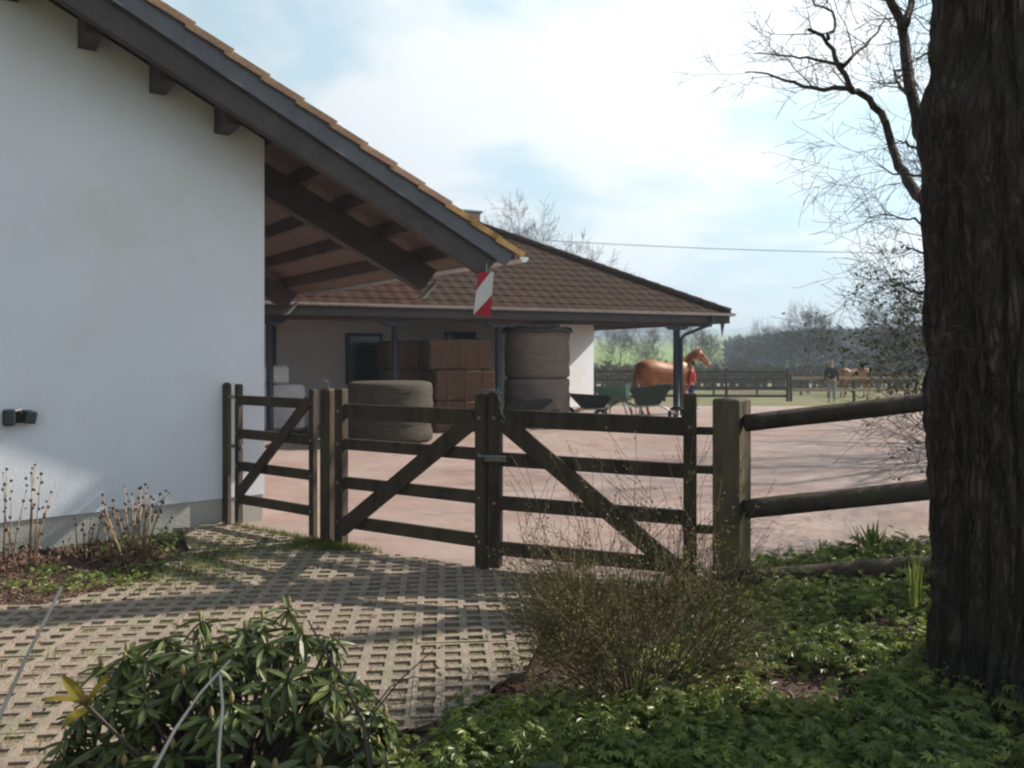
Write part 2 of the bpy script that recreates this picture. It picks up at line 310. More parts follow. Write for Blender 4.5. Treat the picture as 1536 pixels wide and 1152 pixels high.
def tag(o, label, cat, group=None):
    o["label"] = label; o["category"] = cat
    if group: o["group"] = group
    return o
def copy_tree(o, parent=None):
    c = o.copy(); col.objects.link(c); c.parent = parent
    for ch in list(o.children): copy_tree(ch, c)
    return c
def inst(name, me, parent, mw):
    """one piece sharing mesh data; mw is its world matrix"""
    o = bpy.data.objects.new(name, me); col.objects.link(o); o.parent = parent
    o.matrix_local = Matrix.Translation(-wloc(parent)) @ mw
    return o
def mesh_only(name, mb, m, smooth=False):
    me = bpy.data.meshes.new(name); me.from_pydata([tuple(q) for q in mb.v], [], mb.f); me.materials.append(m)
    import bmesh
    bm = bmesh.new(); bm.from_mesh(me); bmesh.ops.recalc_face_normals(bm, faces=bm.faces); bm.to_mesh(me); bm.free()
    if smooth: me.polygons.foreach_set("use_smooth", [True] * len(me.polygons))
    return me
def scatter(name, tv, tf, mats, m, parent=None):
    """join many copies of a small template (numpy) under 4x4 / 3x4 transforms"""
    tv = np.asarray(tv, float); A = np.asarray(mats, float)      # (n,3,4)
    V = np.einsum('nij,kj->nki', A[:, :, :3], tv) + A[:, None, :, 3]
    n, k = V.shape[:2]; F = (np.asarray(tf)[None] + (np.arange(n) * k)[:, None, None]).reshape(-1, len(tf[0]))
    return raw(name, V.reshape(-1, 3), F, m, parent)
def rotmats(n, yaw, pitch, roll, sc_):
    cy, sy, cp, sp, cr_, sr = np.cos(yaw), np.sin(yaw), np.cos(pitch), np.sin(pitch), np.cos(roll), np.sin(roll)
    # leaf along +X; roll about X, pitch about Y (up), yaw about Z
    Rz = np.zeros((n, 3, 3)); Rz[:, 0, 0] = cy; Rz[:, 0, 1] = -sy; Rz[:, 1, 0] = sy; Rz[:, 1, 1] = cy; Rz[:, 2, 2] = 1
    Ry = np.zeros((n, 3, 3)); Ry[:, 0, 0] = cp; Ry[:, 0, 2] = -sp; Ry[:, 2, 0] = sp; Ry[:, 2, 2] = cp; Ry[:, 1, 1] = 1
    Rx = np.zeros((n, 3, 3)); Rx[:, 0, 0] = 1; Rx[:, 1, 1] = cr_; Rx[:, 1, 2] = -sr; Rx[:, 2, 1] = sr; Rx[:, 2, 2] = cr_
    return (Rz @ Ry @ Rx) * sc_[:, None, None]
def placed(Rm, pos): return np.concatenate([Rm, np.asarray(pos)[:, :, None]], axis=2)
def smooth_step(a, b, x):
    t = min(1, max(0, (x - a) / (b - a))); return t * t * (3 - 2 * t)

# ---------------------------------------------------------------- ground, yard, path, beds
def land_h(x, y):
    pts = [(-60, 0), (23, 0), (27, -0.12), (33, -0.45), (45, -0.85), (70, -1.4), (120, -3.0), (180, -2.4), (260, 0.4), (450, 6.8), (620, 13.5), (800, 17), (1200, 15), (1700, 33), (2600, 46), (4200, 40)]
    h = pts[-1][1]
    for (a, ha), (b, hb) in zip(pts, pts[1:]):
        if y <= b:
            t = max(0, (y - a) / (b - a)); h = ha + (hb - ha) * (t * t * (3 - 2 * t) if b < 60 else t); break
    if y > 200: h += (y - 200) * 0.006 * noise.noise(Vector((x * 0.004, y * 0.003, 3.1))) * 2.2
    if y > 60:  h += 3.0 * smooth_step(0.24, 0.42, x / y) * smooth_step(90, 190, y)
    return h - (0.0 if y > 26 else 0.03)
xs = [-3000, -1500, -800, -400, -200, -100, -60, -40, -25, -15, -8, 0, 4, 8, 12, 16, 20, 25, 30, 40, 50, 65, 80, 100, 130, 160, 200, 250, 300, 360, 430, 520, 640, 800, 1000, 1300, 1700, 2300, 3200]
ys = [-60, -20, 0, 10, 22, 24, 26, 28, 30, 33, 37, 42, 50, 60, 75, 95, 120, 150, 185, 220, 260, 300, 350, 400, 450, 500, 560, 620, 700, 800, 950, 1200, 1450, 1700, 2100, 2600, 3300, 4200]
mb = MB(); nx = len(xs)
mb.v = [(x, y, land_h(x, y)) for y in ys for x in xs]
mb.f = [(j * nx + i, j * nx + i + 1, (j + 1) * nx + i + 1, (j + 1) * nx + i) for j in range(len(ys) - 1) for i in range(nx - 1)]
land = mb.build("ground", M_land, None, True); land["kind"] = "structure"
# fine soil sheet near the camera (planting beds), gently rising to the right of the gate
def bed_h(x, y):
    up = 0.16 * smooth_step(1.0, 3.2, x) * smooth_step(7.0, 5.0, y)
    return -0.004 + up + 0.018 * noise.noise(Vector((x * 2.2, y * 2.2, 0))) * (1 if x > 0.9 or y < 3 or x < -2.5 else 0.15)
gate_A, gate_B, gate_M, gate_D = Vector((-2.62, 7.14, 0)), Vector((-1.53, 6.40, 0)), Vector((-0.17, 5.62, 0)), Vector((1.46, 5.14, 0))
mb = MB(); NX, NY = 150, 90
gx = [-8 + 18 * i / (NX - 1) for i in range(NX)]; gy = [0.2 + 7.2 * j / (NY - 1) for j in range(NY)]
def yard_edge(x):                                   # y of the yard's near edge
    P_ = [(-9, 12), (-2.9, 7.7), (gate_A.x, gate_A.y), (gate_B.x, gate_B.y), (gate_M.x, gate_M.y), (gate_D.x, 5.30), (2.1, 5.75), (3.2, 5.95), (6, 6.6), (12, 8)]
    for (a, ya), (b, yb) in zip(P_, P_[1:]):
        if x <= b: return ya + (yb - ya) * (x - a) / (b - a)
    return 8
mb.v = [(x, min(y, yard_edge(x) + 0.02), bed_h(x, min(y, yard_edge(x)))) for y in gy for x in gx]
mb.f = [(j * NX + i, j * NX + i + 1, (j + 1) * NX + i + 1, (j + 1) * NX + i) for j in range(NY - 1) for i in range(NX - 1)
        if gy[j] < yard_edge(gx[i]) or gy[j] < yard_edge(gx[i + 1])]
soil = mb.build("planting_bed", M_soil, None, True); soil["kind"] = "structure"
# yard sheet
mb = MB()
edge = [(x, yard_edge(x)) for x in (-4.0, -2.9, gate_A.x, gate_B.x, gate_M.x, gate_D.x, 2.1, 3.2, 6, 12)]
mb.prism([(x, y, -0.05) for x, y in edge] + [(20, 14, -0.05), (19, 23.2, -0.05), (3, 23.5, -0.05), (-14, 23.5, -0.05), (-14, 14, -0.05), (-8, 8, -0.05)], (0, 0, 0.055))
yard = mb.build("yard_paving", M_yard); yard["kind"] = "structure"
# kerb between yard and lattice path / bed
path_poly = [(-2.62, 7.08), (-2.95, 6.9), (-2.42, 5.85), (-2.50, 5.3), (-3.05, 4.6), (-4.6, 4.3), (-5.4, 3.4), (-5.0, 1.9), (-3.2, 2.0), (-1.6, 2.5), (-0.62, 3.05), (-0.2, 3.38), (0.10, 3.95), (0.25, 4.7), (0.15, 5.45), (-0.17, 5.58), (-1.53, 6.36)]
mb = MB(); mb.add([(x, y, 0.038) for x, y in path_poly], [tuple(range(len(path_poly)))])
# real soil base of the path, pavers lie on it
path = mb.build("path", M_joint); path["kind"] = "structure"
def inside(poly, x, y):
    r = False; n = len(poly)
    for i in range(n):
        (x1, y1), (x2, y2) = poly[i], poly[(i + 1) % n]
        if (y1 > y) != (y2 > y) and x < (x2 - x1) * (y - y1) / (y2 - y1) + x1: r = not r
    return r
def edge_dist(poly, x, y):
    best = 9
    for i in range(len(poly)):
        a = Vector(poly[i]); b = Vector(poly[(i + 1) % len(poly)]); p = Vector((x, y)); t = max(0, min(1, (p - a).dot(b - a) / (b - a).length_squared)); best = min(best, (a + (b - a) * t - p).length)
    return best
# lattice paver: 4 x 3 holes
def lattice_paver(nx_, ny_, px_, py_, hx, hy, th):
    X = [0]; Y = [0]
    for i in range(nx_): X += [i * px_ + (px_ - hx) / 2, i * px_ + (px_ + hx) / 2]
    X.append(nx_ * px_)
    for j in range(ny_): Y += [j * py_ + (py_ - hy) / 2, j * py_ + (py_ + hy) / 2]
    Y.append(ny_ * py_)
    X[0] += 0.0006; Y[0] += 0.0006; X[-1] -= 0.0006; Y[-1] -= 0.0006
    b = MB(); W = len(X); b.v = [(x - nx_ * px_ / 2, y - ny_ * py_ / 2, z) for z in (th, 0) for y in Y for x in X]; L = W * len(Y)
    def hole(i, j): return i % 2 == 1 and j % 2 == 1
    for j in range(len(Y) - 1):
        for i in range(W - 1):
            q = (j * W + i, j * W + i + 1, (j + 1) * W + i + 1, (j + 1) * W + i)
            if not hole(i, j): b.f.append(q)
            else:
                for k in range(4): b.f.append((q[k], q[(k + 1) % 4], q[(k + 1) % 4] + L, q[k] + L))
    for i in range(W - 1): b.f += [(i, i + 1, i + 1 + L, i + L), ((len(Y) - 1) * W + i, (len(Y) - 1) * W + i + 1, (len(Y) - 1) * W + i + 1 + L, (len(Y) - 1) * W + i + L)]
    for j in range(len(Y) - 1): b.f += [(j * W, (j + 1) * W, (j + 1) * W + L, j * W + L), (j * W + W - 1, (j + 1) * W + W - 1, (j + 1) * W + W - 1 + L, j * W + W - 1 + L)]
    return b
PX, PY = 0.127, 0.105
pav_me = mesh_only("paver", lattice_paver(3, 4, PX, PY, 0.082, 0.062, 0.045), M_paver)
ang = R(5)
import bmesh
POLY_SIGN = 1 if sum(path_poly[i][0] * path_poly[(i + 1) % len(path_poly)][1] - path_poly[(i + 1) % len(path_poly)][0] * path_poly[i][1] for i in range(len(path_poly))) > 0 else -1
cellx, celly = 3 * PX, 4 * PY; npav = 0
for i in range(-16, 6):
    for j in range(0, 18):
        u_, v_ = (i + 0.5) * cellx, (j + 0.5) * celly
        x = u_ * math.cos(ang) - v_ * math.sin(ang) + 0.2; y = u_ * math.sin(ang) + v_ * math.cos(ang) + 0.4
        cs = [(x + a * math.cos(ang) - b * math.sin(ang), y + a * math.sin(ang) + b * math.cos(ang)) for a in (-cellx / 2, cellx / 2) for b in (-celly / 2, celly / 2)]
        if sum(inside(path_poly, *c) for c in cs) >= 1 or inside(path_poly, x, y):
            m = Matrix.Translation((x, y, 0.004 + random.uniform(-0.003, 0.003))) @ Matrix.Rotation(ang + R(random.gauss(0, 0.25)), 4, 'Z') @ Matrix.Rotation(R(random.gauss(0, 0.35)), 4, 'X') @ Matrix.Rotation(R(random.gauss(0, 0.35)), 4, 'Y')
            if all(inside(path_poly, *c) for c in cs): inst("paver", pav_me, path, m); npav += 1; continue
            bm = bmesh.new(); bm.from_mesh(pav_me); bm.transform(m)
            for q in range(len(path_poly)):
                a_, b_ = Vector(path_poly[q]), Vector(path_poly[(q + 1) % len(path_poly)]); tt = max(0, min(1, (Vector((x, y)) - a_).dot(b_ - a_) / (b_ - a_).length_squared))
                if ((a_ + (b_ - a_) * tt) - Vector((x, y))).length > 0.36 or tt in (0, 1): continue
                nr = Vector(((b_ - a_).y, -(b_ - a_).x, 0)).normalized() * POLY_SIGN
                bmesh.ops.bisect_plane(bm, geom=bm.verts[:] + bm.edges[:] + bm.faces[:], plane_co=(a_.x, a_.y, 0), plane_no=nr, clear_outer=True)
            if len(bm.faces) > 6:
                me2 = bpy.data.meshes.new("paver"); bm.transform(m.inverted()); bm.to_mesh(me2); me2.materials.append(M_paver); inst("paver", me2, path, m); npav += 1
            bm.free()
# kerb stones along the yard edge
mb = MB(); mb.bbox((0, 0, 0), (0.60, 0.055, 0.09), 0, 0.006); kerb_me = mesh_only("kerb_stone", mb, M_paver)
for a, b in ((gate_A, gate_B), (gate_B, gate_M), (gate_M, Vector((gate_D.x - 0.1, 5.28, 0)))):
    d = (b - a); L = d.length; k = max(1, int(L / 0.6)); 
    for q in range(k):
        p = a + d * ((q + 0.5) / k); inst("kerb_stone", kerb_me, yard, Matrix.Translation((p.x, p.y - 0.03, -0.028)) @ Matrix.Rotation(math.atan2(d.y, d.x), 4, 'Z') @ Matrix.Diagonal((L / k / 0.606, 1, 1, 1)))

# ---------------------------------------------------------------- near white building with canopy roof
D3 = Vector((math.sin(R(53.5)), math.cos(R(53.5)), 0)); N3 = Vector((D3.y, -D3.x, 0)); B3 = -N3; UP = Vector((0, 0, 1))
W0 = Vector((-2.36, 7.37, 0))                                    # wall corner on the ground
def wp(t, o, z): return W0 + D3 * t + N3 * o + UP * z              # along wall, out from wall, height
SL = 0.4775
def RZ(t): return 3.965 - SL * t                                    # top of the tiles
TR = -6.4; TE = 2.62; SBACK = -6.2
house = thing("white_house", W0, "white rendered house with brown tiled roof running out over an open canopy", "building")
mb = MB()
zl = lambda t: RZ(t) - 0.33
mb.prism([wp(-9.5, 0, 0.26), wp(0, 0, 0.26), wp(0, 0, zl(0)), wp(TR, 0, zl(TR)), wp(-9.5, 0, zl(TR) - SL * 3.1)], -N3 * 6.0)
mb.build("wall", M_wall, house)
mb = MB(); mb.prism([wp(-9.5, -0.012, -0.1), wp(-0.012, -0.012, -0.1), wp(-0.012, -0.012, 0.26), wp(-9.5, -0.012, 0.26)], -N3 * 5.9); mb.build("plinth", M_plinth, house)
# barge board and front (flying) rafter
def slope_bar(name, t0, t1, top, bot, o0, o1, m, par, cut=0.0):
    b = MB(); b.prism([wp(t0, o0, RZ(t0) - top), wp(t1, o0, RZ(t1) - top), wp(t1 - cut, o0, RZ(t1 - cut) - bot), wp(t0, o0, RZ(t0) - bot)], N3 * (o1 - o0))
    return b.build(name, m, par)
rest = []
for mirror in (0, 1):
    if mirror == 0:
        slope_bar("barge_board", TR, 2.50, 0.085, 0.28, 0.585, 0.625, M_barge, house, 0.10)
        slope_bar("rafter", TR, 2.30, 0.27, 0.515, 0.48, 0.583, M_wood_roof, house, 0.16)
        slope_bar("rafter", TR, 2.26, 0.30, 0.64, -0.72, -0.58, M_wood_roof, house, 0.20)
        slope_bar("rafter", -0.5, 2.26, 0.30, 0.64, -5.15, -5.0, M_wood_roof, house, 0.20)
    else:
        b = MB(); q = lambda k: TR - (k - TR)
        b.prism([wp(TR - 0.002, 0.585, RZ(TR) - 0.085), wp(-10.3, 0.585, RZ(TR) - SL * 3.9 - 0.085), wp(-10.3, 0.585, RZ(TR) - SL * 3.9 - 0.5), wp(TR - 0.002, 0.585, RZ(TR) - 0.5)], N3 * 0.04); b.build("barge_board", M_barge, house)
# pale painted rafter ends
for (o, wd) in ((-0.65, 0.15), (-5.07, 0.16)):
    b = MB(); t1 = 2.262; b.prism([wp(t1 - 0.0, o - wd / 2, RZ(t1) - 0.44), wp(t1 + 0.012, o - wd / 2, RZ(t1) - 0.44), wp(t1 - 0.17, o - wd / 2, RZ(t1) - 0.645), wp(t1 - 0.20, o - wd / 2, RZ(t1) - 0.645)], N3 * wd)
    b.build("rafter_end_cap", M_white, house)
pt = [2.11, 1.60, 1.10, 0.61, 0.12, -0.40, -0.95, -1.50, -2.05, -2.6, -3.15, -3.7, -4.25]
for t in pt:
    b = MB()
    o_end = 0.40 if t < 0 else 0.478
    c0 = wp(t, -6.0 if t > 0 else 0.003, RZ(t) - (0.215 if t > 0 else 0.40)); c1 = wp(t, o_end, RZ(t) - (0.215 if t > 0 else 0.40))
    b.beam(c0, c1, 0.10 if t > 0 else 0.13, 0.15 if t > 0 else 0.28); b.build("purlin", M_purlin if t > 0 else M_wood_roof, house)
b = MB(); b.prism([wp(-0.02, -6.1, RZ(0) - 0.115), wp(2.5, -6.1, RZ(2.5) - 0.115), wp(2.5, -6.1, RZ(2.5) - 0.14), wp(-0.02, -6.1, RZ(0) - 0.14)], N3 * 6.68); b.build("ceiling_boards", M_ceil, house)
b = MB(); b.prism([wp(TR, 0.003, RZ(TR) - 0.115), wp(-0.021, 0.003, RZ(0) - 0.115), wp(-0.021, 0.003, RZ(0) - 0.14), wp(TR, 0.003, RZ(TR) - 0.14)], N3 * 0.58); b.build("soffit_boards", M_wood_roof, house)
b = MB(); b.prism([wp(TR, -6.2, RZ(TR) - 0.06), wp(2.56, -6.2, RZ(2.56) - 0.06), wp(2.56, -6.2, RZ(2.56) - 0.11), wp(TR, -6.2, RZ(TR) - 0.11)], N3 * 6.75); b.build("roof_deck", M_wood_roof, house)
b = MB(); b.prism([wp(TR - 0.003, -6.2, RZ(TR) - 0.02), wp(-10.3, -6.2, RZ(TR) - SL * 3.9 - 0.02), wp(-10.3, -6.2, RZ(TR) - SL * 3.9 - 0.11), wp(TR - 0.003, -6.2, RZ(TR) - 0.11)], N3 * 6.83); b.build("roof_slope", M_tile, house)
# tiles: pan shape, 0.30 wide, 0.40 long, courses 0.345 (slope) apart
sa = math.atan(SL)
def tile_mb(wd=0.30, ln=0.40, th=0.022, arc=0.028, lift=0.032):
    b = MB(); K = 5; vs = []
    for end in (0, 1):
        for lay in (0, 1):
            for k in range(K):
                x = wd * (k / (K - 1) - 0.5); z = arc * math.sin(math.pi * 2 * k / (K - 1)) * 0.5 + (0 if lay else -th) + (lift if end else 0.0)
                vs.append((x, (ln if end else 0) * -1, z))
    b.v = vs; f = []
    for k in range(K - 1):
        f += [(K + k, K + k + 1, 3 * K + k + 1, 3 * K + k), (k + 1, k, 2 * K + k, 2 * K + k + 1), (2 * K + k, 3 * K + k, 3 * K + k + 1, 2 * K + k + 1), (k, k + 1, K + k + 1, K + k)]
    f += [(0, K, 3 * K, 2 * K), (K - 1, 3 * K - 1, 4 * K - 1, 2 * K - 1)]
    b.f = f; return b
tmb = tile_mb(); tile_me = mesh_only("roof_tile", tmb, M_tile)
# verge tile with a turned-down lip
vt = tile_mb(0.20, 0.40); 
vt.hexa([(0.10, -0.385, -0.030), (0.125, -0.385, -0.030), (0.125, 0, -0.055), (0.10, 0, -0.055)], [(0.10, -0.405, 0.034), (0.125, -0.405, 0.034), (0.125, 0, 0.010), (0.10, 0, 0.010)]); vt_me = mesh_only("verge_tile", vt, M_tile); vt_me2 = mesh_only("verge_tile", vt, M_lichen)
Rroof = Matrix((( N3.x, -D3.x * math.cos(sa), D3.x * math.sin(sa)), (N3.y, -D3.y * math.cos(sa), D3.y * math.sin(sa)), (0, math.sin(sa), math.cos(sa))))  # local x->N3, -y->downslope
stuffm = []; cs_ = 0.345 * math.cos(sa)
ncrs = int((TE - TR) / cs_)
for c in range(ncrs):
    t_low = TE - c * cs_; t_up = t_low - 0.40 * math.cos(sa)
    base = lambda o, dz=0: Matrix.Translation(wp(t_up, o, RZ(t_up) - 0.050 + dz)) @ (Rroof @ Matrix.Rotation(R(random.gauss(0, 0.4)), 3, 'Z')).to_4x4()
    inst("verge_tile", vt_me2 if c < 3 else vt_me, house, base(0.53))
    for k in range(21):
        o = 0.43 - 0.15 - k * 0.285
        mtx = base(o)
        if k < 3: inst("roof_tile", tile_me, house, mtx)
        else: stuffm.append(np.array(mtx)[:3])
tfq = [q for q in tmb.f]
g = scatter("roof_tiles", tmb.v, tfq, stuffm, M_tile, house); g["kind"] = "stuff"
# eaves gutter of the near roof
def gutter(name, p0, p1, r, par):
    b = MB(); p0 = Vector(p0); p1 = Vector(p1); a = (p1 - p0).normalized(); side = a.cross(UP).normalized(); K = 7; vs = []
    for p in (p0, p1):
        for rr in (r, r * 0.9):
            for k in range(K):
                th = math.pi * k / (K - 1); vs.append(p + side * math.cos(th) * rr - UP * math.sin(th) * rr)
    b.v = [tuple(q) for q in vs]
    for k in range(K - 1): b.f += [(k, k + 1, 2 * K + k + 1, 2 * K + k), (K + k, K + k + 1, 3 * K + k + 1, 3 * K + k)]
    b.f += [(0, K, 3 * K, 2 * K), (K - 1, 2 * K - 1, 4 * K - 1, 3 * K - 1)]
    for e in (0, 2 * K): b.f.append(tuple(e + k for k in range(K)))
    return b.build(name, M_zinc, par)
gutter("gutter", wp(2.66, 0.60, 2.655), wp(2.66, -6.2, 2.655), 0.06, house)
# wall lamp box
lamp = thing("wall_lamp", wp(-1.99, 0, 1.08), "small dark green lamp box fixed low on the white wall", "wall lamp")
lc = wp(-1.99, 0, 1.095)
rz = math.atan2(D3.y, D3.x)
mb = MB(); mb.bbox(lc + N3 * 0.02, (0.20, 0.04, 0.10), rz, 0.008); mb.build("mount", M_dark, lamp)
M_lampg = mat("lamp_green", (0.022, 0.032, 0.036), (0.015, 0.022, 0.026), 9, 0.4)
mb = MB(); mb.bbox(lc + N3 * 0.085 - D3 * 0.06, (0.085, 0.09, 0.13), rz, 0.012); mb.build("housing", M_lampg, lamp)
mb = MB(); mb.bbox(lc + N3 * 0.08 + D3 * 0.085 - UP * 0.005, (0.085, 0.08, 0.10), rz, 0.010, Matrix.Rotation(R(10), 3, 'Y')); mb.build("housing", M_lampg, lamp)
mb = MB(); mb.tube([lc + N3 * 0.05 + D3 * 0.02 + UP * 0.03, lc + N3 * 0.10 + D3 * 0.02 + UP * 0.06, lc + N3 * 0.11 - D3 * 0.02 + UP * 0.05], 0.012, 6); mb.build("bracket", M_metal, lamp)

# hazard marker hanging from the front rafter end
sg_o = wp(2.13, 0.64, RZ(2.13) - 0.50)
sign = thing("hazard_marker", sg_o, "red and white striped warning plate hanging at the end of the front rafter", "sign")
tl, tr_, br_, bl = [Vector((x, y, z)) for x, y, z in ((-0.085, 0, 0.0), (0.075, 0, 0.01), (0.045, 0, -0.47), (-0.14, 0, -0.45))]
sgm = Matrix.Rotation(math.atan2(D3.y, D3.x) * 0.35, 3, 'Z')
def S(u, v): # bilinear on the plate
    p = (tl * (1 - u) + tr_ * u) * (1 - v) + (bl * (1 - u) + br_ * u) * v
    return sg_o + sgm @ p
th_ = sgm @ Vector((0, 0.006, 0))
for nm, quad, m in (("red_stripe", ((0, 0), (0.80, 0), (0.0, 0.42)), M_red), ("white_stripe", ((0.80, 0), (1, 0), (1, 0.50), (0.0, 0.99), (0.0, 0.42)), M_white), ("red_stripe", ((1, 0.50), (1, 0.99), (0.0, 0.99)), M_red)):
    b = MB(); b.prism([S(*q) for q in quad], th_); b.build(nm, m, sign)
b = MB(); b.tube([sg_o + UP * 0.10 + th_ * 2, sg_o - UP * 0.3 + th_ * 2], 0.008, 6); b.build("hanger", M_metal, sign)

# ---------------------------------------------------------------- stable with hip roof and porch
E1 = Vector((5.27, 18.7, 0)); ED = Vector((-0.9125, -0.409, 0)); EN = Vector((-0.409, 0.9125, 0))   # eave runs left (ED), into building (EN)
def sp(a, b, z): return E1 + ED * a + EN * b + UP * z                # a: metres left of the right corner, b: inwards
stable = thing("stable_building", sp(5, 2.4, 0), "long low stable with brown hipped roof, open porch and white back wall", "building")
LEN = 17.0; HS = 4.9; EZ = 2.6; TP = 0.535
mb = MB(); mb.prism([sp(4.1, 2.6, 0), sp(LEN, 2.6, 0), sp(LEN, 2.6, 2.55), sp(4.1, 2.6, 2.55)], EN * 6.0); mb.build("wall", M_porch, stable)
mb = MB(); q0 = Vector((1.42, 22.6, 0)); q1 = Vector((2.50, 23.68, 0)); back_ = Vector((-2.2, 2.2, 0)); mb.prism([q0, q1, q1 + UP * 2.62, q0 + UP * 2.62], back_); mb.build("wing_wall", M_wall, stable)
# roof body under the tiles: hip solid
def rz_(a, b): return EZ + TP * min(a, b)
mb = MB()
mb.add([sp(0, 0, EZ - 0.08), sp(LEN, 0, EZ - 0.08), sp(LEN, HS, EZ + TP * HS - 0.08), sp(HS, HS, EZ + TP * HS - 0.08), sp(0, 2 * HS, EZ - 0.08), sp(LEN, 2 * HS, EZ - 0.08),
        sp(0, 0, EZ - 0.12), sp(LEN, 0, EZ - 0.12), sp(0, 2 * HS, EZ - 0.12), sp(LEN, 2 * HS, EZ - 0.12)],
       [(0, 1, 2, 3), (0, 3, 4), (4, 3, 2, 5), (6, 7, 1, 0), (6, 0, 4, 8), (1, 7, 9, 5, 2), (4, 5, 9, 8), (6, 8, 9, 7)])
mb.build("roof", M_tile_b, stable)
b = MB(); b.box(sp(LEN / 2, 0.03, 2.42), (LEN, 0.05, 0.20), math.atan2(ED.y, ED.x)); b.build("fascia", M_wood_roof, stable)
b = MB(); b.box(sp(0.03, HS, 2.42), (0.05, 2 * HS - 0.12, 0.20), math.atan2(ED.y, ED.x)); b.build("fascia", M_wood_roof, stable)
b = MB(); b.box(sp(LEN / 2, 0.36, 2.33), (LEN - 0.6, 0.14, 0.17), math.atan2(ED.y, ED.x)); b.build("porch_beam", M_purlin, stable)
gutter("gutter", sp(-0.08, -0.07, 2.56), sp(LEN, -0.07, 2.56), 0.065, stable)
gutter("gutter", sp(-0.07, 2 * HS, 2.555), sp(-0.07, -0.03, 2.555), 0.065, stable)
# tiles on the front slope
sb = math.atan(TP)
FX = -ED
def slopeM(xdir, down):   # local x->xdir, local -y -> downslope
    dn = down * math.cos(sb) - UP * math.sin(sb); nrm = down * math.sin(sb) + UP * math.cos(sb)
    return Matrix(((xdir.x, -dn.x, nrm.x), (xdir.y, -dn.y, nrm.y), (xdir.z, -dn.z, nrm.z))).to_4x4()
tmb2 = tile_mb(0.30, 0.40, 0.012, 0.016, 0.016); tb_me = mesh_only("roof_tile", tmb2, M_tile_b)
allt = []; cb_ = 0.345 * math.cos(sb)
SM = slopeM(FX, -EN); SM2 = slopeM(-EN, -ED)
for c in range(int(HS / cb_) + 1):
    bl_ = -0.05 + c * cb_; bu = bl_ + 0.40 * math.cos(sb)
    for k in range(60):
        a = bl_ + 0.12 + k * 0.285
        if a > LEN - 0.1: break
        p = sp(a, bu, EZ + TP * bu - 0.045); allt.append((p, Matrix.Translation(p) @ SM @ Matrix.Rotation(R(random.gauss(0, 0.8)), 4, 'Z')))
inview = [q for q in allt if q[0].x / q[0].y > -0.12]
inview.sort(key=lambda q: q[0].y + 1.5 * (q[0].z - 2.6))
keep = set(id(q) for q in inview[:285])
for q in allt:
    if id(q) in keep: inst("roof_tile", tb_me, stable, q[1])
g = scatter("roof_tiles", tmb2.v, tfq, [np.array(q[1])[:3] for q in allt if id(q) not in keep], M_tile_bs, stable); g["kind"] = "stuff"
# hip ridge caps
b = MB(); b.tube([(0, 0.02, 0), (0, -0.42, 0.0)], [0.10, 0.12], 8); cap_me = mesh_only("hip_tile", b, M_tile_b, True)
hd = (sp(HS, HS, EZ + TP * HS) - sp(0, 0, EZ)); hl = hd.length; hn = hd.normalized()
q_ = Vector((0, -1, 0)).rotation_difference(-hn)
for k in range(int(hl / 0.37)):
    p = sp(0, 0, EZ - 0.02) + hn * (k * 0.37 + 0.42)
    inst("hip_tile", cap_me, stable, Matrix.Translation(p) @ q_.to_matrix().to_4x4())
qr = Vector((0, -1, 0)).rotation_difference(-ED)
for k in range(30):
    p = sp(HS + 0.4 + k * 0.37, HS, EZ + TP * HS - 0.02); inst("ridge_tile", cap_me, stable, Matrix.Translation(p) @ qr.to_matrix().to_4x4())
# chimney
ch = sp(HS - 0.15, HS + 0.5, 0); b = MB(); b.bbox((ch.x, ch.y, 5.2), (0.62, 0.55, 0.62), math.atan2(ED.y, ED.x), 0.01)
chm = b.build("chimney", mat("chimney_render", (0.42, 0.30, 0.26), (0.34, 0.24, 0.21), 5, 0.9), stable)
b = MB(); b.bbox((ch.x, ch.y, 5.54), (0.74, 0.67, 0.06), math.atan2(ED.y, ED.x), 0.01); b.build("chimney_cap", mat("chimney_cap_metal", (0.30, 0.42, 0.48), (0.24, 0.34, 0.40), 5, 0.5), chm)
# posts
def at_u(u, b):    # a so that the point sp(a,b) is seen at image column u
    k = (u - 768) / 1160; P0 = E1 + EN * b
    return (k * P0.y - P0.x) / (ED.x - k * ED.y)
posts = [at_u(1015, 0.36), at_u(747, 0.36), at_u(592, 0.36), at_u(405, 0.36)]
for i, a in enumerate(posts):
    b = MB(); r_ = 0.085 if i == 0 else 0.065
    b.lathe(sp(a, 0.36, 0), [(r_ + 0.03, 0.0), (r_ + 0.03, 0.03), (r_, 0.04), (r_, 2.20), (r_ + 0.02, 2.21), (r_ + 0.02, 2.243)], 16)
    po = b.build("post", M_bluesteel, stable, True)
    b = MB(); b.prism([sp(a - 0.32, 0.28, 2.245), sp(a + 0.32, 0.28, 2.245), sp(a + 0.18, 0.28, 2.16), sp(a - 0.18, 0.28, 2.16)], EN * 0.16); b.build("post_head", M_bluesteel, po)
a0 = posts[0]
b = MB(); b.tube([sp(a0 - 0.72, -0.06, 2.50), sp(a0 - 0.72, -0.06, 2.36), sp(a0 - 0.62, 0.0, 2.26), sp(a0 - 0.14, 0.24, 2.04), sp(a0 - 0.04, 0.23, 1.94), sp(a0 - 0.04, 0.23, 0.12)], 0.042, 10); b.build("downpipe", M_bluesteel, stable, True)
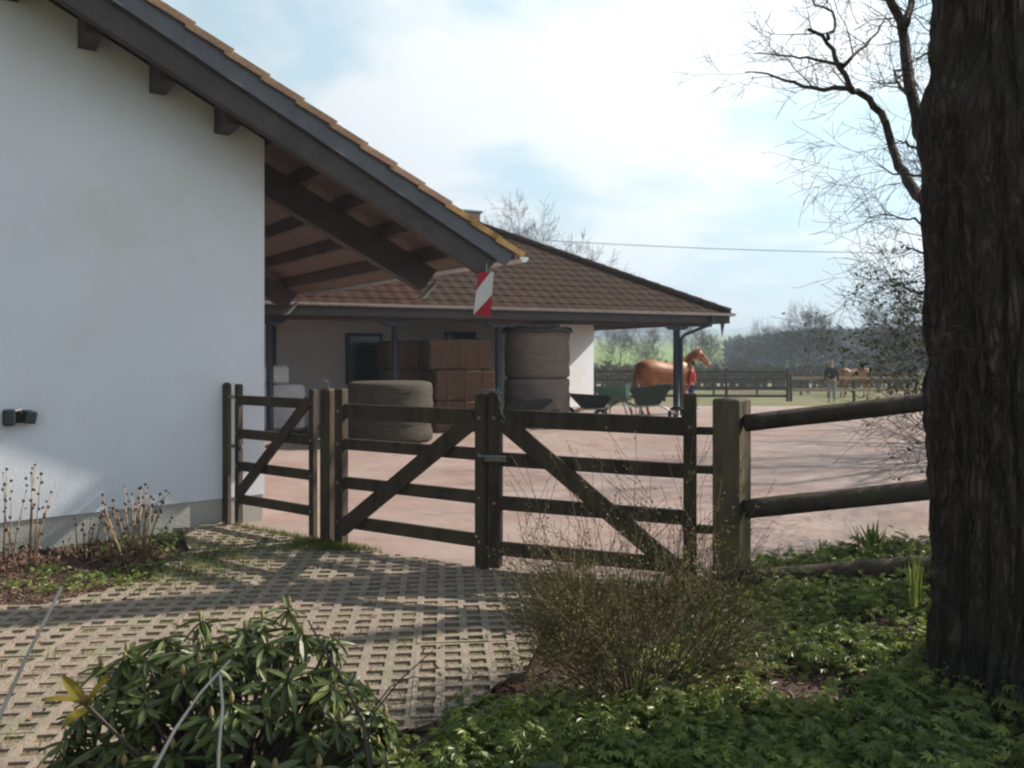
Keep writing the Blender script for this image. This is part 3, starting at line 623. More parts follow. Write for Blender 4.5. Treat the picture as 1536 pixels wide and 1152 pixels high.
# wall openings under the porch
def opening(name, u0, u1, z0, z1, kind):
    a1, a2 = at_u(u0, 2.6), at_u(u1, 2.6); rr = math.atan2(ED.y, ED.x); am = (a1 + a2) / 2; wd = abs(a1 - a2)
    b = MB(); fw = 0.06
    for (aa, zz_, sx, sz) in ((am, z1 - fw / 2, wd, fw), (am, z0 + fw / 2, wd, fw), (am - wd / 2 + fw / 2, (z0 + z1) / 2, fw, z1 - z0 - 2 * fw), (am + wd / 2 - fw / 2, (z0 + z1) / 2, fw, z1 - z0 - 2 * fw)):
        b.box(sp(aa, 2.585, zz_), (sx, 0.08, sz), rr)
    f_ = b.build(name, M_frame, stable)
    b = MB(); b.box(sp(am, 2.59, (z0 + z1) / 2), (wd - 2 * fw, 0.03, z1 - z0 - 2 * fw), rr); b.build("pane" if kind == "w" else "door_leaf", M_glassd, f_)
opening("window", 403, 414, 1.0, 2.2, "w"); opening("door", 518, 573, 0.90, 2.05, "w"); opening("window", 667, 713, 1.75, 2.12, "w")
b = MB(); pa = at_u(1083, 0.0)
b.tube([sp(pa, -0.02, 2.34), sp(pa + .01, -0.02, 2.2), sp(pa, 0, 1.98)], [0.06, 0.035, 0.005], 6)
tuft = b.build("hanging_creeper", mat("dry_creeper", (0.12, 0.085, 0.065), (0.07, 0.05, 0.04), 20, 0.9), None); tag(tuft, "dry brown creeper tuft hanging from the right corner of the stable eaves", "plant")

# ---------------------------------------------------------------- things in the porch
def ground_pt(u, y): return Vector(((u - 768) / 1160 * y, y, 0.006))
def roundbale(u, y, z0, r, h, label, m, twine=True, group=None):
    c = ground_pt(u, y); c.z = z0
    t = thing("round_bale", c, label, "straw bale", group)
    prof = [(r * 0.90, 0.0), (r * 0.985, 0.04), (r, 0.10)] + [(r * (1 + 0.012 * math.sin(k * 2.2)), 0.10 + (h - 0.2) * k / 10) for k in range(1, 10)] + [(r, h - 0.10), (r * 0.98, h - 0.03), (r * 0.88, h)]
    b = MB(); b.lathe(c, prof, 36); b.v = [tuple(Vector(v) + Vector((noise.noise(Vector(v) * 3), noise.noise(Vector(v) * 3 + Vector((9, 0, 0))), 0)) * 0.035) for v in b.v]
    b.build("straw", m, t, True)
    b = MB()
    for k in range(5):
        zz2 = h * (0.15 + 0.175 * k); b.lathe(c, [(r * 1.006, zz2), (r * 1.010, zz2 + 0.006), (r * 1.006, zz2 + 0.012)], 36)
    b.build("net_wrap", m, t, True)
    return t
roundbale(585, 14.1, 0.006, 0.77, 1.08, "grey round bale standing alone before the dark porch window", M_rbale2)
yb = 17.4
roundbale(806, yb, 0.006, 0.73, 1.04, "lower of two large round bales stacked under the porch", M_rbale)
roundbale(806, yb, 1.048, 0.72, 1.10, "upper round bale of the tall stack, covered by a dark sheet", M_rbale)
b = MB(); c = ground_pt(806, yb); K = 36
rings = [(0.0, 2.19), (0.40, 2.185), (0.70, 2.172), (0.775, 2.13), (0.79, 2.07)]
for r_, z_ in rings[1:]:
    for k in range(K):
        a = 2 * math.pi * k / K; wob = 0.02 * math.sin(a * 5) + 0.015 * math.sin(a * 11); b.v.append((c.x + (r_ + (wob if r_ > .7 else 0)) * math.cos(a), c.y + (r_ + (wob if r_ > .7 else 0)) * math.sin(a), z_ + (wob if r_ > .6 else 0)))
b.v.append((c.x, c.y, 2.19)); cen = len(b.v) - 1
for i in range(len(rings) - 2):
    for k in range(K): b.f.append((i * K + k, i * K + (k + 1) % K, (i + 1) * K + (k + 1) % K, (i + 1) * K + k))
for k in range(K): b.f.append((cen, k, (k + 1) % K))
tarp = b.build("tarpaulin", M_tarp, None, True); tag(tarp, "dark sheet draped over the top of the tall round bale stack", "tarpaulin")
sol = tarp.modifiers.new("s", 'SOLIDIFY'); sol.thickness = 0.008
def squarebale(u, y, z0, wd, dp, ht, rot, label):
    c = ground_pt(u, y); c.z = z0
    t = thing("square_bale", c, label, "straw bale", "brown square bales stacked in the porch")
    b = MB(); nx_, nz_ = 10, 6
    bm = MB(); bm.bbox(c + UP * ht / 2, (wd, dp, ht), rot, 0.035); 
    o = bm.build("straw", M_bale, t)
    sub = o.modifiers.new("s", 'SUBSURF'); sub.subdivision_type = 'SIMPLE'; sub.levels = sub.render_levels = 3
    tx = bpy.data.textures.new("bale_noise", 'CLOUDS'); tx.noise_scale = 0.18
    dm = o.modifiers.new("d", 'DISPLACE'); dm.texture = tx; dm.strength = 0.06; dm.mid_level = 0.5
    b = MB()
    m_ = Matrix.Rotation(rot, 3, 'Z')
    for k in (-0.3, 0, 0.3):
        b.box(c + UP * ht / 2 + m_ @ Vector((k * wd, 0, 0)), (0.012, dp + 0.05, ht + 0.05), rot)
    b.build("twine", mat("baling_twine", (0.25, 0.12, 0.06), (0.2, 0.1, 0.05), 9), t)
squarebale(690, 16.1, 0.006, 1.30, 0.9, 0.62, R(20), "bottom brown square bale at the right of the stack")
squarebale(689, 16.15, 0.63, 1.28, 0.9, 0.62, R(22), "middle brown square bale at the right of the stack")
squarebale(683, 16.2, 1.255, 1.30, 0.9, 0.62, R(19), "top right brown square bale, up under the porch window")
squarebale(618, 16.75, 0.006, 1.25, 0.9, 0.62, R(24), "bottom brown square bale at the left, behind the grey bale")
squarebale(617, 16.8, 0.63, 1.25, 0.9, 0.62, R(22), "middle brown square bale at the left, beside the dark window")
squarebale(614, 16.8, 1.255, 1.20, 0.9, 0.60, R(26), "top left brown square bale, darker and set further back")
for (u, y, z0, wd, ht, lab) in ((425, 15.4, 0.10, 0.78, 0.45, "lowest white sack pile on the pallet beside the house corner"), (424, 15.42, 0.555, 0.80, 0.43, "middle white sack pile beside the house corner"), (410, 15.5, 0.99, 0.56, 0.36, "small white sack topmost of the pile beside the house corner")):
    c = ground_pt(u, y); c.z = z0; b = MB(); b.bbox(c + UP * ht / 2, (wd, 0.7, ht), R(20), 0.05)
    o = b.build("white_sack", M_sack); tag(o, lab, "sack", "white sacks piled under the porch")
    bv = o.modifiers.new("b", 'SUBSURF'); bv.levels = bv.render_levels = 2; bv.subdivision_type = 'SIMPLE'
    tx = bpy.data.textures.new("sack_noise", 'CLOUDS'); tx.noise_scale = 0.25; dm = o.modifiers.new("d", 'DISPLACE'); dm.texture = tx; dm.strength = 0.05; dm.mid_level = 0.5
pal = thing("pallet", ground_pt(425, 15.4), "wooden pallet under the white sacks", "pallet")
for k in range(3):
    b = MB(); b.box(ground_pt(425, 15.4) + Matrix.Rotation(R(20), 3, 'Z') @ Vector((-0.4 + 0.4 * k, 0, 0.035)), (0.10, 0.8, 0.07), R(20)); b.build("runner", M_railfar, pal)
for k in range(5):
    b = MB(); b.box(ground_pt(425, 15.4) + Matrix.Rotation(R(20), 3, 'Z') @ Vector((0, -0.36 + 0.18 * k, 0.081)), (0.9, 0.11, 0.02), R(20)); b.build("board", M_railfar, pal)

# wheelbarrows
def wheelbarrow(u, y, rot, tubm, label, zs=1.0, tip=0.0, ln=0.95, wd=0.62):
    c = ground_pt(u, y); t = thing("wheelbarrow", c, label, "wheelbarrow", "wheelbarrows parked before the stable")
    m_ = Matrix.Rotation(rot, 3, 'Z'); tl_ = Matrix.Rotation(tip, 3, 'Y'); P = lambda x, yy, z: c + m_ @ (tl_ @ Vector((x, yy, z - 0.2)) + Vector((0, 0, 0.2)))
    z0, z1 = 0.46 if zs > .8 else 0.36, (0.46 if zs > .8 else 0.36) + 0.36 * zs
    b = MB(); bot = [(-ln * .30, -wd * .30), (ln * .22, -wd * .28), (ln * .22, wd * .28), (-ln * .30, wd * .30)]; top = [(-ln * .45, -wd * .5), (ln * .55, -wd * .42), (ln * .55, wd * .42), (-ln * .45, wd * .5)]
    ins = 0.93
    b.v = [P(x, yy, z0) for x, yy in bot] + [P(x, yy, z1 + (0.06 if x > 0 else 0)) for x, yy in top] + [P(x * ins, yy * ins, z1 + (0.06 if x > 0 else 0)) for x, yy in top] + [P(x * ins, yy * ins, z0 + 0.02) for x, yy in bot]
    b.f = [(3, 2, 1, 0)] + [(k, (k + 1) % 4, 4 + (k + 1) % 4, 4 + k) for k in range(4)] + [(4 + k, 4 + (k + 1) % 4, 8 + (k + 1) % 4, 8 + k) for k in range(4)] + [(8 + k, 8 + (k + 1) % 4, 12 + (k + 1) % 4, 12 + k) for k in range(4)] + [(12, 13, 14, 15)]
    b.build("tub", tubm, t)
    for s in (-1, 1):
        b = MB(); b.tube([P(ln * .62, s * 0.06, 0.20), P(ln * .2, s * 0.20, z0 - .02), P(-ln * .35, s * 0.27, z0 - .02), P(-ln * .85, s * 0.29, z0 + .24)], 0.017, 8); b.build("handle_bar", M_metal, t, True)
        b = MB(); b.tube([P(-ln * .22, s * 0.24, z0 - .01), P(-ln * .26, s * 0.25, 0.02), P(-ln * .38, s * 0.25, 0.02), P(-ln * .45, s * .26, 0.40)], 0.014, 6); b.build("leg", M_metal, t, True)
    wh = MB(); wc = P(ln * .60, 0, 0.20); K = 20; ax = m_ @ Vector((0, 1, 0)); ex = m_ @ Vector((1, 0, 0))
    for k in range(K):
        a = 2 * math.pi * k / K; d = ex * math.cos(a) + UP * math.sin(a)
        for q in range(6):
            bb = 2 * math.pi * q / 6; wh.v.append(tuple(wc + d * (0.155 + 0.04 * math.cos(bb)) + ax * 0.04 * math.sin(bb)))
    for k in range(K):
        for q in range(6): wh.f.append((k * 6 + q, ((k + 1) % K) * 6 + q, ((k + 1) % K) * 6 + (q + 1) % 6, k * 6 + (q + 1) % 6))
    wo = wh.build("wheel", M_rubber, t, True)
    b = MB(); b.tube([wc - ax * 0.05, wc + ax * 0.05], 0.03, 8)
    for k in range(6):
        a = 2 * math.pi * k / 6; b.tube([wc, wc + (ex * math.cos(a) + UP * math.sin(a)) * 0.125], 0.008, 4)
    b.build("rim", M_metal, wo)
    return t
wheelbarrow(976, 17.2, R(-6), M_barrow, "dark green wheelbarrow beside the blue post", 1.0, R(-4), 0.95)
wheelbarrow(930, 18.2, R(160), M_barrow2, "pale green wheelbarrow tipped up between the two darker ones", 1.0, R(14), 0.8)
wheelbarrow(886, 17.6, R(186), M_barrow3, "blackish wheelbarrow at the end of the white porch wall", 0.72, R(0), 0.9)
wheelbarrow(792, 16.3, R(4), M_barrow3, "blackish wheelbarrow in front of the stacked round bales", 0.5, R(-3), 1.0)

# ---------------------------------------------------------------- gates and posts
def flat_post(name, u_loc, wd, dp, ht, rot, m, label, group, rnd=0.02, z0=-0.05):
    o = MB(); o.bbox(Vector((u_loc.x, u_loc.y, (ht + z0) / 2)), (wd, dp, ht - z0), rot, rnd); o = o.build(name, m)
    return tag(o, label, "gate post", group)
def pt3(p, z): return Vector((p.x, p.y, z))
AB = (gate_B - gate_A); rAB = math.atan2(AB.y, AB.x); BM = (gate_M - gate_B); rBM = math.atan2(BM.y, BM.x); MD = gate_D - gate_M; rMD = math.atan2(MD.y, MD.x)
flat_post("gate_post", gate_A - AB.normalized() * 0.02, 0.072, 0.072, 1.33, rAB, M_gate, "thin wooden post against the white wall holding the small gate", "gate posts")
flat_post("gate_post", gate_B + Vector((0.01, 0.0, 0)), 0.11, 0.12, 1.31, rBM, M_gate, "squared mossy post between the small gate and the double gate", "gate posts")
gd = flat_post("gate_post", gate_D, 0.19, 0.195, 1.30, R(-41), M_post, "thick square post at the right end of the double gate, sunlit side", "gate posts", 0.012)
def gate(a, b, rails, hstile, diag, lab, cat_group, sw=(0.055, 0.07), rail_h=(0.085, 0.085, 0.085, 0.085), thick=0.032, zlow=0.05, diag_w=0.12, sag=0.0):
    a = Vector(a); b = Vector(b); t = thing("wooden_gate", a, lab, "gate", cat_group); d = (b - a).normalized(); L = (b - a).length; rot = math.atan2(d.y, d.x); nrm = Vector((d.y, -d.x, 0))
    for p, hh in ((a, hstile[0]), (b, hstile[1])):
        m = MB(); m.bbox(p + UP * (hh + zlow) / 2, (sw[0], sw[1], hh - zlow), rot, 0.008); m.build("stile", M_gate, t)
    for z, rh in zip(rails, rail_h):
        m = MB(); p0 = a + d * (sw[0] / 2 - 0.01) + UP * z; p1 = b - d * (sw[0] / 2 - 0.01) + UP * (z - sag); mid = (p0 + p1) / 2
        tl2 = Matrix.Rotation(math.atan2(sag, L), 3, 'Y')
        m.bbox(mid, ((p1 - p0).length, thick, rh), rot, 0.005, tl2); m.build("rail", M_gate, t)
        for e_, zz_ in ((a, z), (b, z - sag)):
            m = MB(); m.bbox(e_ + UP * zz_ + nrm * (sw[1] / 2 + 0.002), (0.022, 0.014, 0.022), rot, 0.004); m.build("bolt", M_metal, t)
    (x0, z0), (x1, z1) = diag; m = MB(); p0 = a + d * x0 + UP * z0 + nrm * (thick / 2 + 0.017); p1 = a + d * x1 + UP * z1 + nrm * (thick / 2 + 0.017)
    dv = (p1 - p0).normalized(); m.beam(p0, p1, 0.028, diag_w, dv.cross(nrm)); m.build("brace", M_gate, t)
    return t, d, nrm
dAB = AB.normalized(); dBM = BM.normalized(); dMD = MD.normalized()
g1, _, _ = gate(gate_A + dAB * 0.155, gate_B - dAB * 0.17, (1.175, 0.87, 0.575, 0.275), (1.32, 1.30), ((0.05, 0.33), (0.97, 1.20)), "small single gate standing at the white wall corner, leftmost gate", "wooden yard gates", sw=(0.055, 0.06), diag_w=0.09)
for z in (1.2, 0.75):
    b = MB(); b.beam(pt3(gate_A, z), pt3(gate_A + dAB * 0.22, z), 0.03, 0.03); b.build("hinge", M_metal, g1)
g2, _, n2_ = gate(gate_B + dBM * 0.155, gate_M - dBM * 0.055, (1.13, 0.863, 0.548, 0.232), (1.31, 1.31), ((0.03, 0.17), (1.31, 1.12)), "left leaf of the double gate with brace rising to the middle", "wooden yard gates", sw=(0.085, 0.085), rail_h=(0.12, 0.09, 0.095, 0.10), thick=0.036, diag_w=0.125, zlow=0.01)
g3, _, n3_ = gate(gate_M + dMD * 0.055, gate_D - dMD * 0.27, (1.135, 0.835, 0.52, 0.19), (1.32, 1.33), ((0.05, 1.12), (1.32, 0.12)), "right leaf of the double gate with brace falling to the right post", "wooden yard gates", sw=(0.085, 0.09), rail_h=(0.125, 0.10, 0.10, 0.10), thick=0.036, diag_w=0.125, sag=0.03)
for z in (1.08, 0.82, 0.42):
    b = MB(); b.beam(pt3(gate_D - dMD * 0.32, z), pt3(gate_D - dMD * 0.05, z), 0.05, 0.05); b.build("hinge", M_gate, g3)
b = MB(); b.bbox(pt3(gate_M + dMD * 0.07, 0.845) + n3_ * 0.055, (0.16, 0.035, 0.045), rMD, 0.006); b.tube([pt3(gate_M, 0.86) + n3_ * 0.085 - dBM * 0.06, pt3(gate_M + dMD * 0.16, 0.86) + n3_ * 0.085], 0.009, 6); b.build("latch", M_metal, g3)
# chain over the two middle stiles
ch_c = pt3(gate_M, 1.30); b = MB()
chain = thing("chain", ch_c, "short metal chain looped over the two middle gate stiles", "chain")
pth = [(-0.075, 0.02), (-0.04, 0.035), (0.0, 0.03), (0.045, 0.04), (0.085, 0.02), (0.10, -0.03), (0.112, -0.08), (0.12, -0.13), (0.125, -0.17)]
for i, (x, z) in enumerate(pth):
    nx_ = pth[min(i + 1, len(pth) - 1)]; pr = pth[max(i - 1, 0)]; dd = Vector((nx_[0] - pr[0], 0, nx_[1] - pr[1])).normalized(); d3 = dMD * dd.x + UP * dd.z; sd = n3_ if i % 2 else d3.cross(n3_).normalized()
    c = ch_c + dMD * x + UP * z + n3_ * 0.055; K = 8
    pts_ = [c + d3 * 0.026 * math.cos(2 * math.pi * k / K) + sd * 0.013 * math.sin(2 * math.pi * k / K) for k in range(K + 1)]
    b = MB(); b.tube(pts_, 0.0045, 5, False); b.build("chain_link", M_metal, chain, True)
# wire hoop on the small gate
b = MB(); hp = pt3(gate_B, 1.30) - dBM * 0.02; b.tube([hp - Vector((0.035, 0, 0.02)), hp + Vector((-0.035, 0, 0.05)), hp + Vector((-0.01, 0, 0.085)), hp + Vector((0.025, 0, 0.06)), hp + Vector((0.035, 0, -0.01))], 0.004, 5)
hoop = b.build("wire_loop", M_metal); tag(hoop, "thin wire loop on the mossy middle-left gate post", "wire")

# right hand log fence
F0 = Vector((gate_D.x + 0.05, 5.06, 0)); F1 = Vector((3.05, 4.98, 0)); F2 = Vector((5.2, 4.9, 0))
lf = thing("log_fence", F0, "round log fence rails running from the gate to behind the big tree", "fence")
def lograil(p0, p1, r0, r1):
    b = MB(); K = 14; pts_ = []; rr = []
    for k in range(K + 1):
        t = k / K; p = p0.lerp(p1, t); pts_.append(p + Vector((0, noise.noise(p * 1.5) * 0.008, noise.noise(p * 1.3 + Vector((5, 0, 0))) * 0.010))); rr.append(r0 + (r1 - r0) * t + noise.noise(p * 4) * 0.002)
    b.tube(pts_, rr, 14); b.build("rail", M_gate, lf, True)
for (z0, z1, r0, r1) in ((1.145, 1.315, 0.056, 0.062), (0.59, 0.745, 0.062, 0.064), (0.135, 0.245, 0.062, 0.066)):
    p0, p1 = pt3(F0, z0) + Vector((0.0, -0.05, 0)), pt3(F1, z1 + 0.03) + Vector((0, -0.05, 0)); lograil(p0, p1, r0, r1); lograil(p1 + Vector((0.01, 0, 0)), pt3(F2, z1 + 0.09), r1, r0)
for p, h in ((F1, 1.50), (F2, 1.55)):
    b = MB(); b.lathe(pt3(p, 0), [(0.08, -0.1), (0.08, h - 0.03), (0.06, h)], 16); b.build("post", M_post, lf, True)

# ---------------------------------------------------------------- far paddock fences, people, horses
def far_fence(pts_, h, nr, m, mp_, label, r=0.045):
    g0 = Vector((pts_[0][0], pts_[0][1], land_h(*pts_[0]))); t = thing("paddock_fence", g0, label, "fence")
    for (a, b_) in zip(pts_, pts_[1:]):
        a = Vector((*a, land_h(*a))); b_ = Vector((*b_, land_h(*b_)))
        L = (b_ - a).length; k = max(1, round(L / 2.4))
        for i in range(k + 1):
            p = a.lerp(b_, i / k); q = MB(); q.tube([p - UP * 0.2, p + UP * (h + 0.12)], 0.065, 8); q.build("post", mp_, t)
        for j in range(nr):
            z = h * (j + 1) / nr - 0.05; q = MB(); q.beam(a + UP * z + Vector((0, -0.09, 0)), b_ + UP * (z + random.uniform(-.03, .03)) + Vector((0, -0.09, 0)), 0.05, 0.11); q.build("rail", m, t)
    return t
far_fence([(0.5, 31), (6.2, 31.5), (11.4, 32)], 1.30, 4, M_railfar, M_railfar, "weathered four rail paddock fence behind the blue post")
far_fence([(11.9, 33), (17.5, 33.5), (22, 33)], 1.05, 2, M_raillit, M_railfar, "pale two rail paddock fence behind the standing person")
far_fence([(3, 44), (12, 46), (22, 45)], 1.2, 3, M_railfar, M_railfar, "distant rail fence across the far paddock")
def skin(name, verts, radii, edges, m, parent, lvl=2, root=0):
    me = bpy.data.meshes.new(name); off = wloc(parent); me.from_pydata([tuple(Vector(v) - off) for v in verts], edges, [])
    o = bpy.data.objects.new(name, me); col.objects.link(o); o.parent = parent; me.materials.append(m)
    sk = o.modifiers.new("skin", 'SKIN'); sk.use_smooth_shade = True
    for i, rr in enumerate(radii): me.skin_vertices[0].data[i].radius = rr if hasattr(rr, '__len__') else (rr, rr)
    me.skin_vertices[0].data[root].use_root = True
    ss = o.modifiers.new("sub", 'SUBSURF'); ss.levels = ss.render_levels = lvl
    return o
def horse(loc, rot, sc_, label, grazing=False, pose=0):
    t = thing("horse", loc, label, "horse"); m = Matrix.Rotation(rot, 3, 'Z') * sc_
    P = lambda *q: Vector(loc) + m @ Vector(q)
    side = m @ Vector((0, 1, 0)); side.normalize(); bd = MB()
    def loft(pts_, n=3, K=16):                             # pts_: (x, y, z, half width, half depth); smooth chain of ellipses
        q = [np.array(a, float) for a in pts_]; q = [2 * q[0] - q[1]] + q + [2 * q[-1] - q[-2]]; ch = []
        for a in range(1, len(q) - 2):
            for t_ in range(n):
                u_ = t_ / n; ch.append(.5 * ((2 * q[a]) + (-q[a - 1] + q[a + 1]) * u_ + (2 * q[a - 1] - 5 * q[a] + 4 * q[a + 1] - q[a + 2]) * u_ ** 2 + (-q[a - 1] + 3 * q[a] - 3 * q[a + 1] + q[a + 2]) * u_ ** 3))
        ch.append(q[-2]); C_ = [P(*c[:3]) for c in ch]; vs = []; fs = []
        for a, c in enumerate(C_):
            d = (C_[min(a + 1, len(C_) - 1)] - C_[max(a - 1, 0)]).normalized(); up_ = d.cross(side).normalized()
            for k in range(K): an = 2 * math.pi * k / K; vs.append(c + side * math.cos(an) * ch[a][3] * sc_ + up_ * math.sin(an) * ch[a][4] * sc_)
        for a in range(len(C_) - 1): fs += [(a * K + k, a * K + (k + 1) % K, (a + 1) * K + (k + 1) % K, (a + 1) * K + k) for k in range(K)]
        fs += [tuple(range(K)), tuple(range((len(C_) - 1) * K, len(C_) * K))[::-1]]; bd.add(vs, fs)
    loft([(-.97, 0, 1.16, .06, .10), (-.92, 0, 1.17, .20, .24), (-.74, 0, 1.19, .285, .33), (-.48, 0, 1.21, .30, .335), (-.15, 0, 1.17, .29, .315), (.18, 0, 1.14, .285, .32), (.45, 0, 1.17, .265, .36), (.66, 0, 1.18, .21, .30), (.80, 0, 1.18, .10, .17)])
    if grazing:
        loft([(.50, 0, 1.25, .16, .24), (.78, 0, 1.08, .13, .20), (.98, 0, .84, .10, .155), (1.14, 0, .60, .085, .13), (1.20, 0, .50, .07, .10)]); loft([(1.12, 0, .60, .075, .09), (1.20, 0, .47, .095, .135), (1.30, 0, .28, .065, .095), (1.37, 0, .13, .05, .065), (1.39, 0, .08, .04, .05)])
    else:
        loft([(.42, 0, 1.24, .17, .28), (.66, 0, 1.38, .135, .24), (.84, 0, 1.53, .105, .185), (1.00, 0, 1.67, .085, .145), (1.10, 0, 1.74, .07, .11)]); loft([(1.04, 0, 1.74, .07, .08), (1.14, 0, 1.70, .098, .135), (1.28, 0, 1.58, .075, .115), (1.42, 0, 1.45, .055, .075), (1.51, 0, 1.365, .052, .062), (1.55, 0, 1.33, .035, .04)])
    for s in (-1, 1):
        loft([(.50, s * .13, 1.12, .09, .14), (.50, s * .15, .92, .085, .10), (.52, s * .15, .72, .055, .065), (.535, s * .15, .56, .048, .055), (.53, s * .15, .48, .046, .052), (.53, s * .15, .30, .030, .036), (.53, s * .15, .17, .036, .042), (.56, s * .15, .08, .036, .04), (.59, s * .15, .03, .052, .055), (.60, s * .15, .005, .055, .06)])
        loft([(-.66, s * .14, 1.14, .12, .22), (-.60, s * .16, .94, .115, .17), (-.60, s * .16, .78, .075, .11), (-.72, s * .16, .60, .050, .070), (-.77, s * .16, .50, .046, .062), (-.74, s * .16, .34, .033, .042), (-.72, s * .16, .18, .037, .044), (-.69, s * .16, .08, .038, .042), (-.66, s * .16, .03, .052, .056), (-.65, s * .16, .005, .056, .06)])
    body = bd.build("body", M_horse, t, True); rm = body.modifiers.new("fuse", 'REMESH'); rm.mode = 'VOXEL'; rm.voxel_size = .026; rm.use_smooth_shade = True; smo = body.modifiers.new("smooth", 'SMOOTH'); smo.iterations = 4; smo.factor = .5
    # tail
    skin("tail", [P(-0.95, 0, 1.28), P(-1.03, 0, 1.12), P(-1.02, 0, 0.9), P(-1.0, 0, 0.62), P(-1.03, 0, 0.45)], [.035 * sc_, .05 * sc_, .065 * sc_, .05 * sc_, .015 * sc_], [(0, 1), (1, 2), (2, 3), (3, 4)], M_mane, t, 1)
    # mane: ridge of thin locks along the neck crest
    b = MB(); cr_p = [(0.50, 1.52), (0.66, 1.60), (0.80, 1.70), (0.94, 1.79), (1.06, 1.83)] if not grazing else [(0.7, 1.30), (0.9, 1.12), (1.1, .90), (1.24, .68)]
    for (x0, z0), (x1, z1) in zip(cr_p, cr_p[1:]):
        for k in range(4):
            q = (k + .5) / 4; x = x0 + (x1 - x0) * q; z = z0 + (z1 - z0) * q
            b.tube([P(x, 0, z), P(x - 0.01, -0.09, z - 0.06), P(x - 0.02, -0.13, z - 0.20)], [0.03 * sc_, 0.025 * sc_, 0.008 * sc_], 4)
    b.build("mane", M_mane, t, True)
    if not grazing:
        for s in (-1, 1):
            b = MB(); b.tube([P(1.12, s * .05, 1.76), P(1.13, s * .065, 1.84), P(1.14, s * .06, 1.91)], [.03 * sc_, .032 * sc_, .004 * sc_], 6); b.build("ear", M_horse, t, True)
            b = MB(); b.lathe(P(1.27, s * .088, 1.66), [(.004, -.018), (.017, -.008), (.017, .008), (.004, .018)], 8); b.build("eye", M_dark, t, True)
        b = MB(); b.tube([P(1.37, 0, 1.640), P(1.45, 0, 1.555), P(1.575, 0, 1.40)], [.02 * sc_, .022 * sc_, .03 * sc_], 6); b.build("blaze", M_muzzle, t, True)
        b = MB()
        for (x, z, r_, ax_) in ((1.44, 1.49, .082, 0), (1.24, 1.67, .118, 0)):
            pts_ = [P(x + r_ * .75 * math.cos(2 * math.pi * k / 10) * 0.77, r_ * .85 * math.sin(2 * math.pi * k / 10), z + r_ * math.cos(2 * math.pi * k / 10) * 0.77) for k in range(11)]
            b.tube(pts_, 0.010, 5, False)
        for s in (-1, 1): b.tube([P(1.44, s * .07, 1.49), P(1.24, s * .10, 1.67)], 0.009, 5)
        b.build("halter", M_dark, t)
    return t
horse(Vector((4.05, 20.4, 0.0)) , R(24), 0.93, "chestnut horse standing behind the blue post, head raised to the right")
hx, hy = 17.4, 39.5
horse(Vector((hx, hy, land_h(hx, hy))), R(188), 1.0, "distant orange chestnut horse grazing behind the pale rail fence", True)
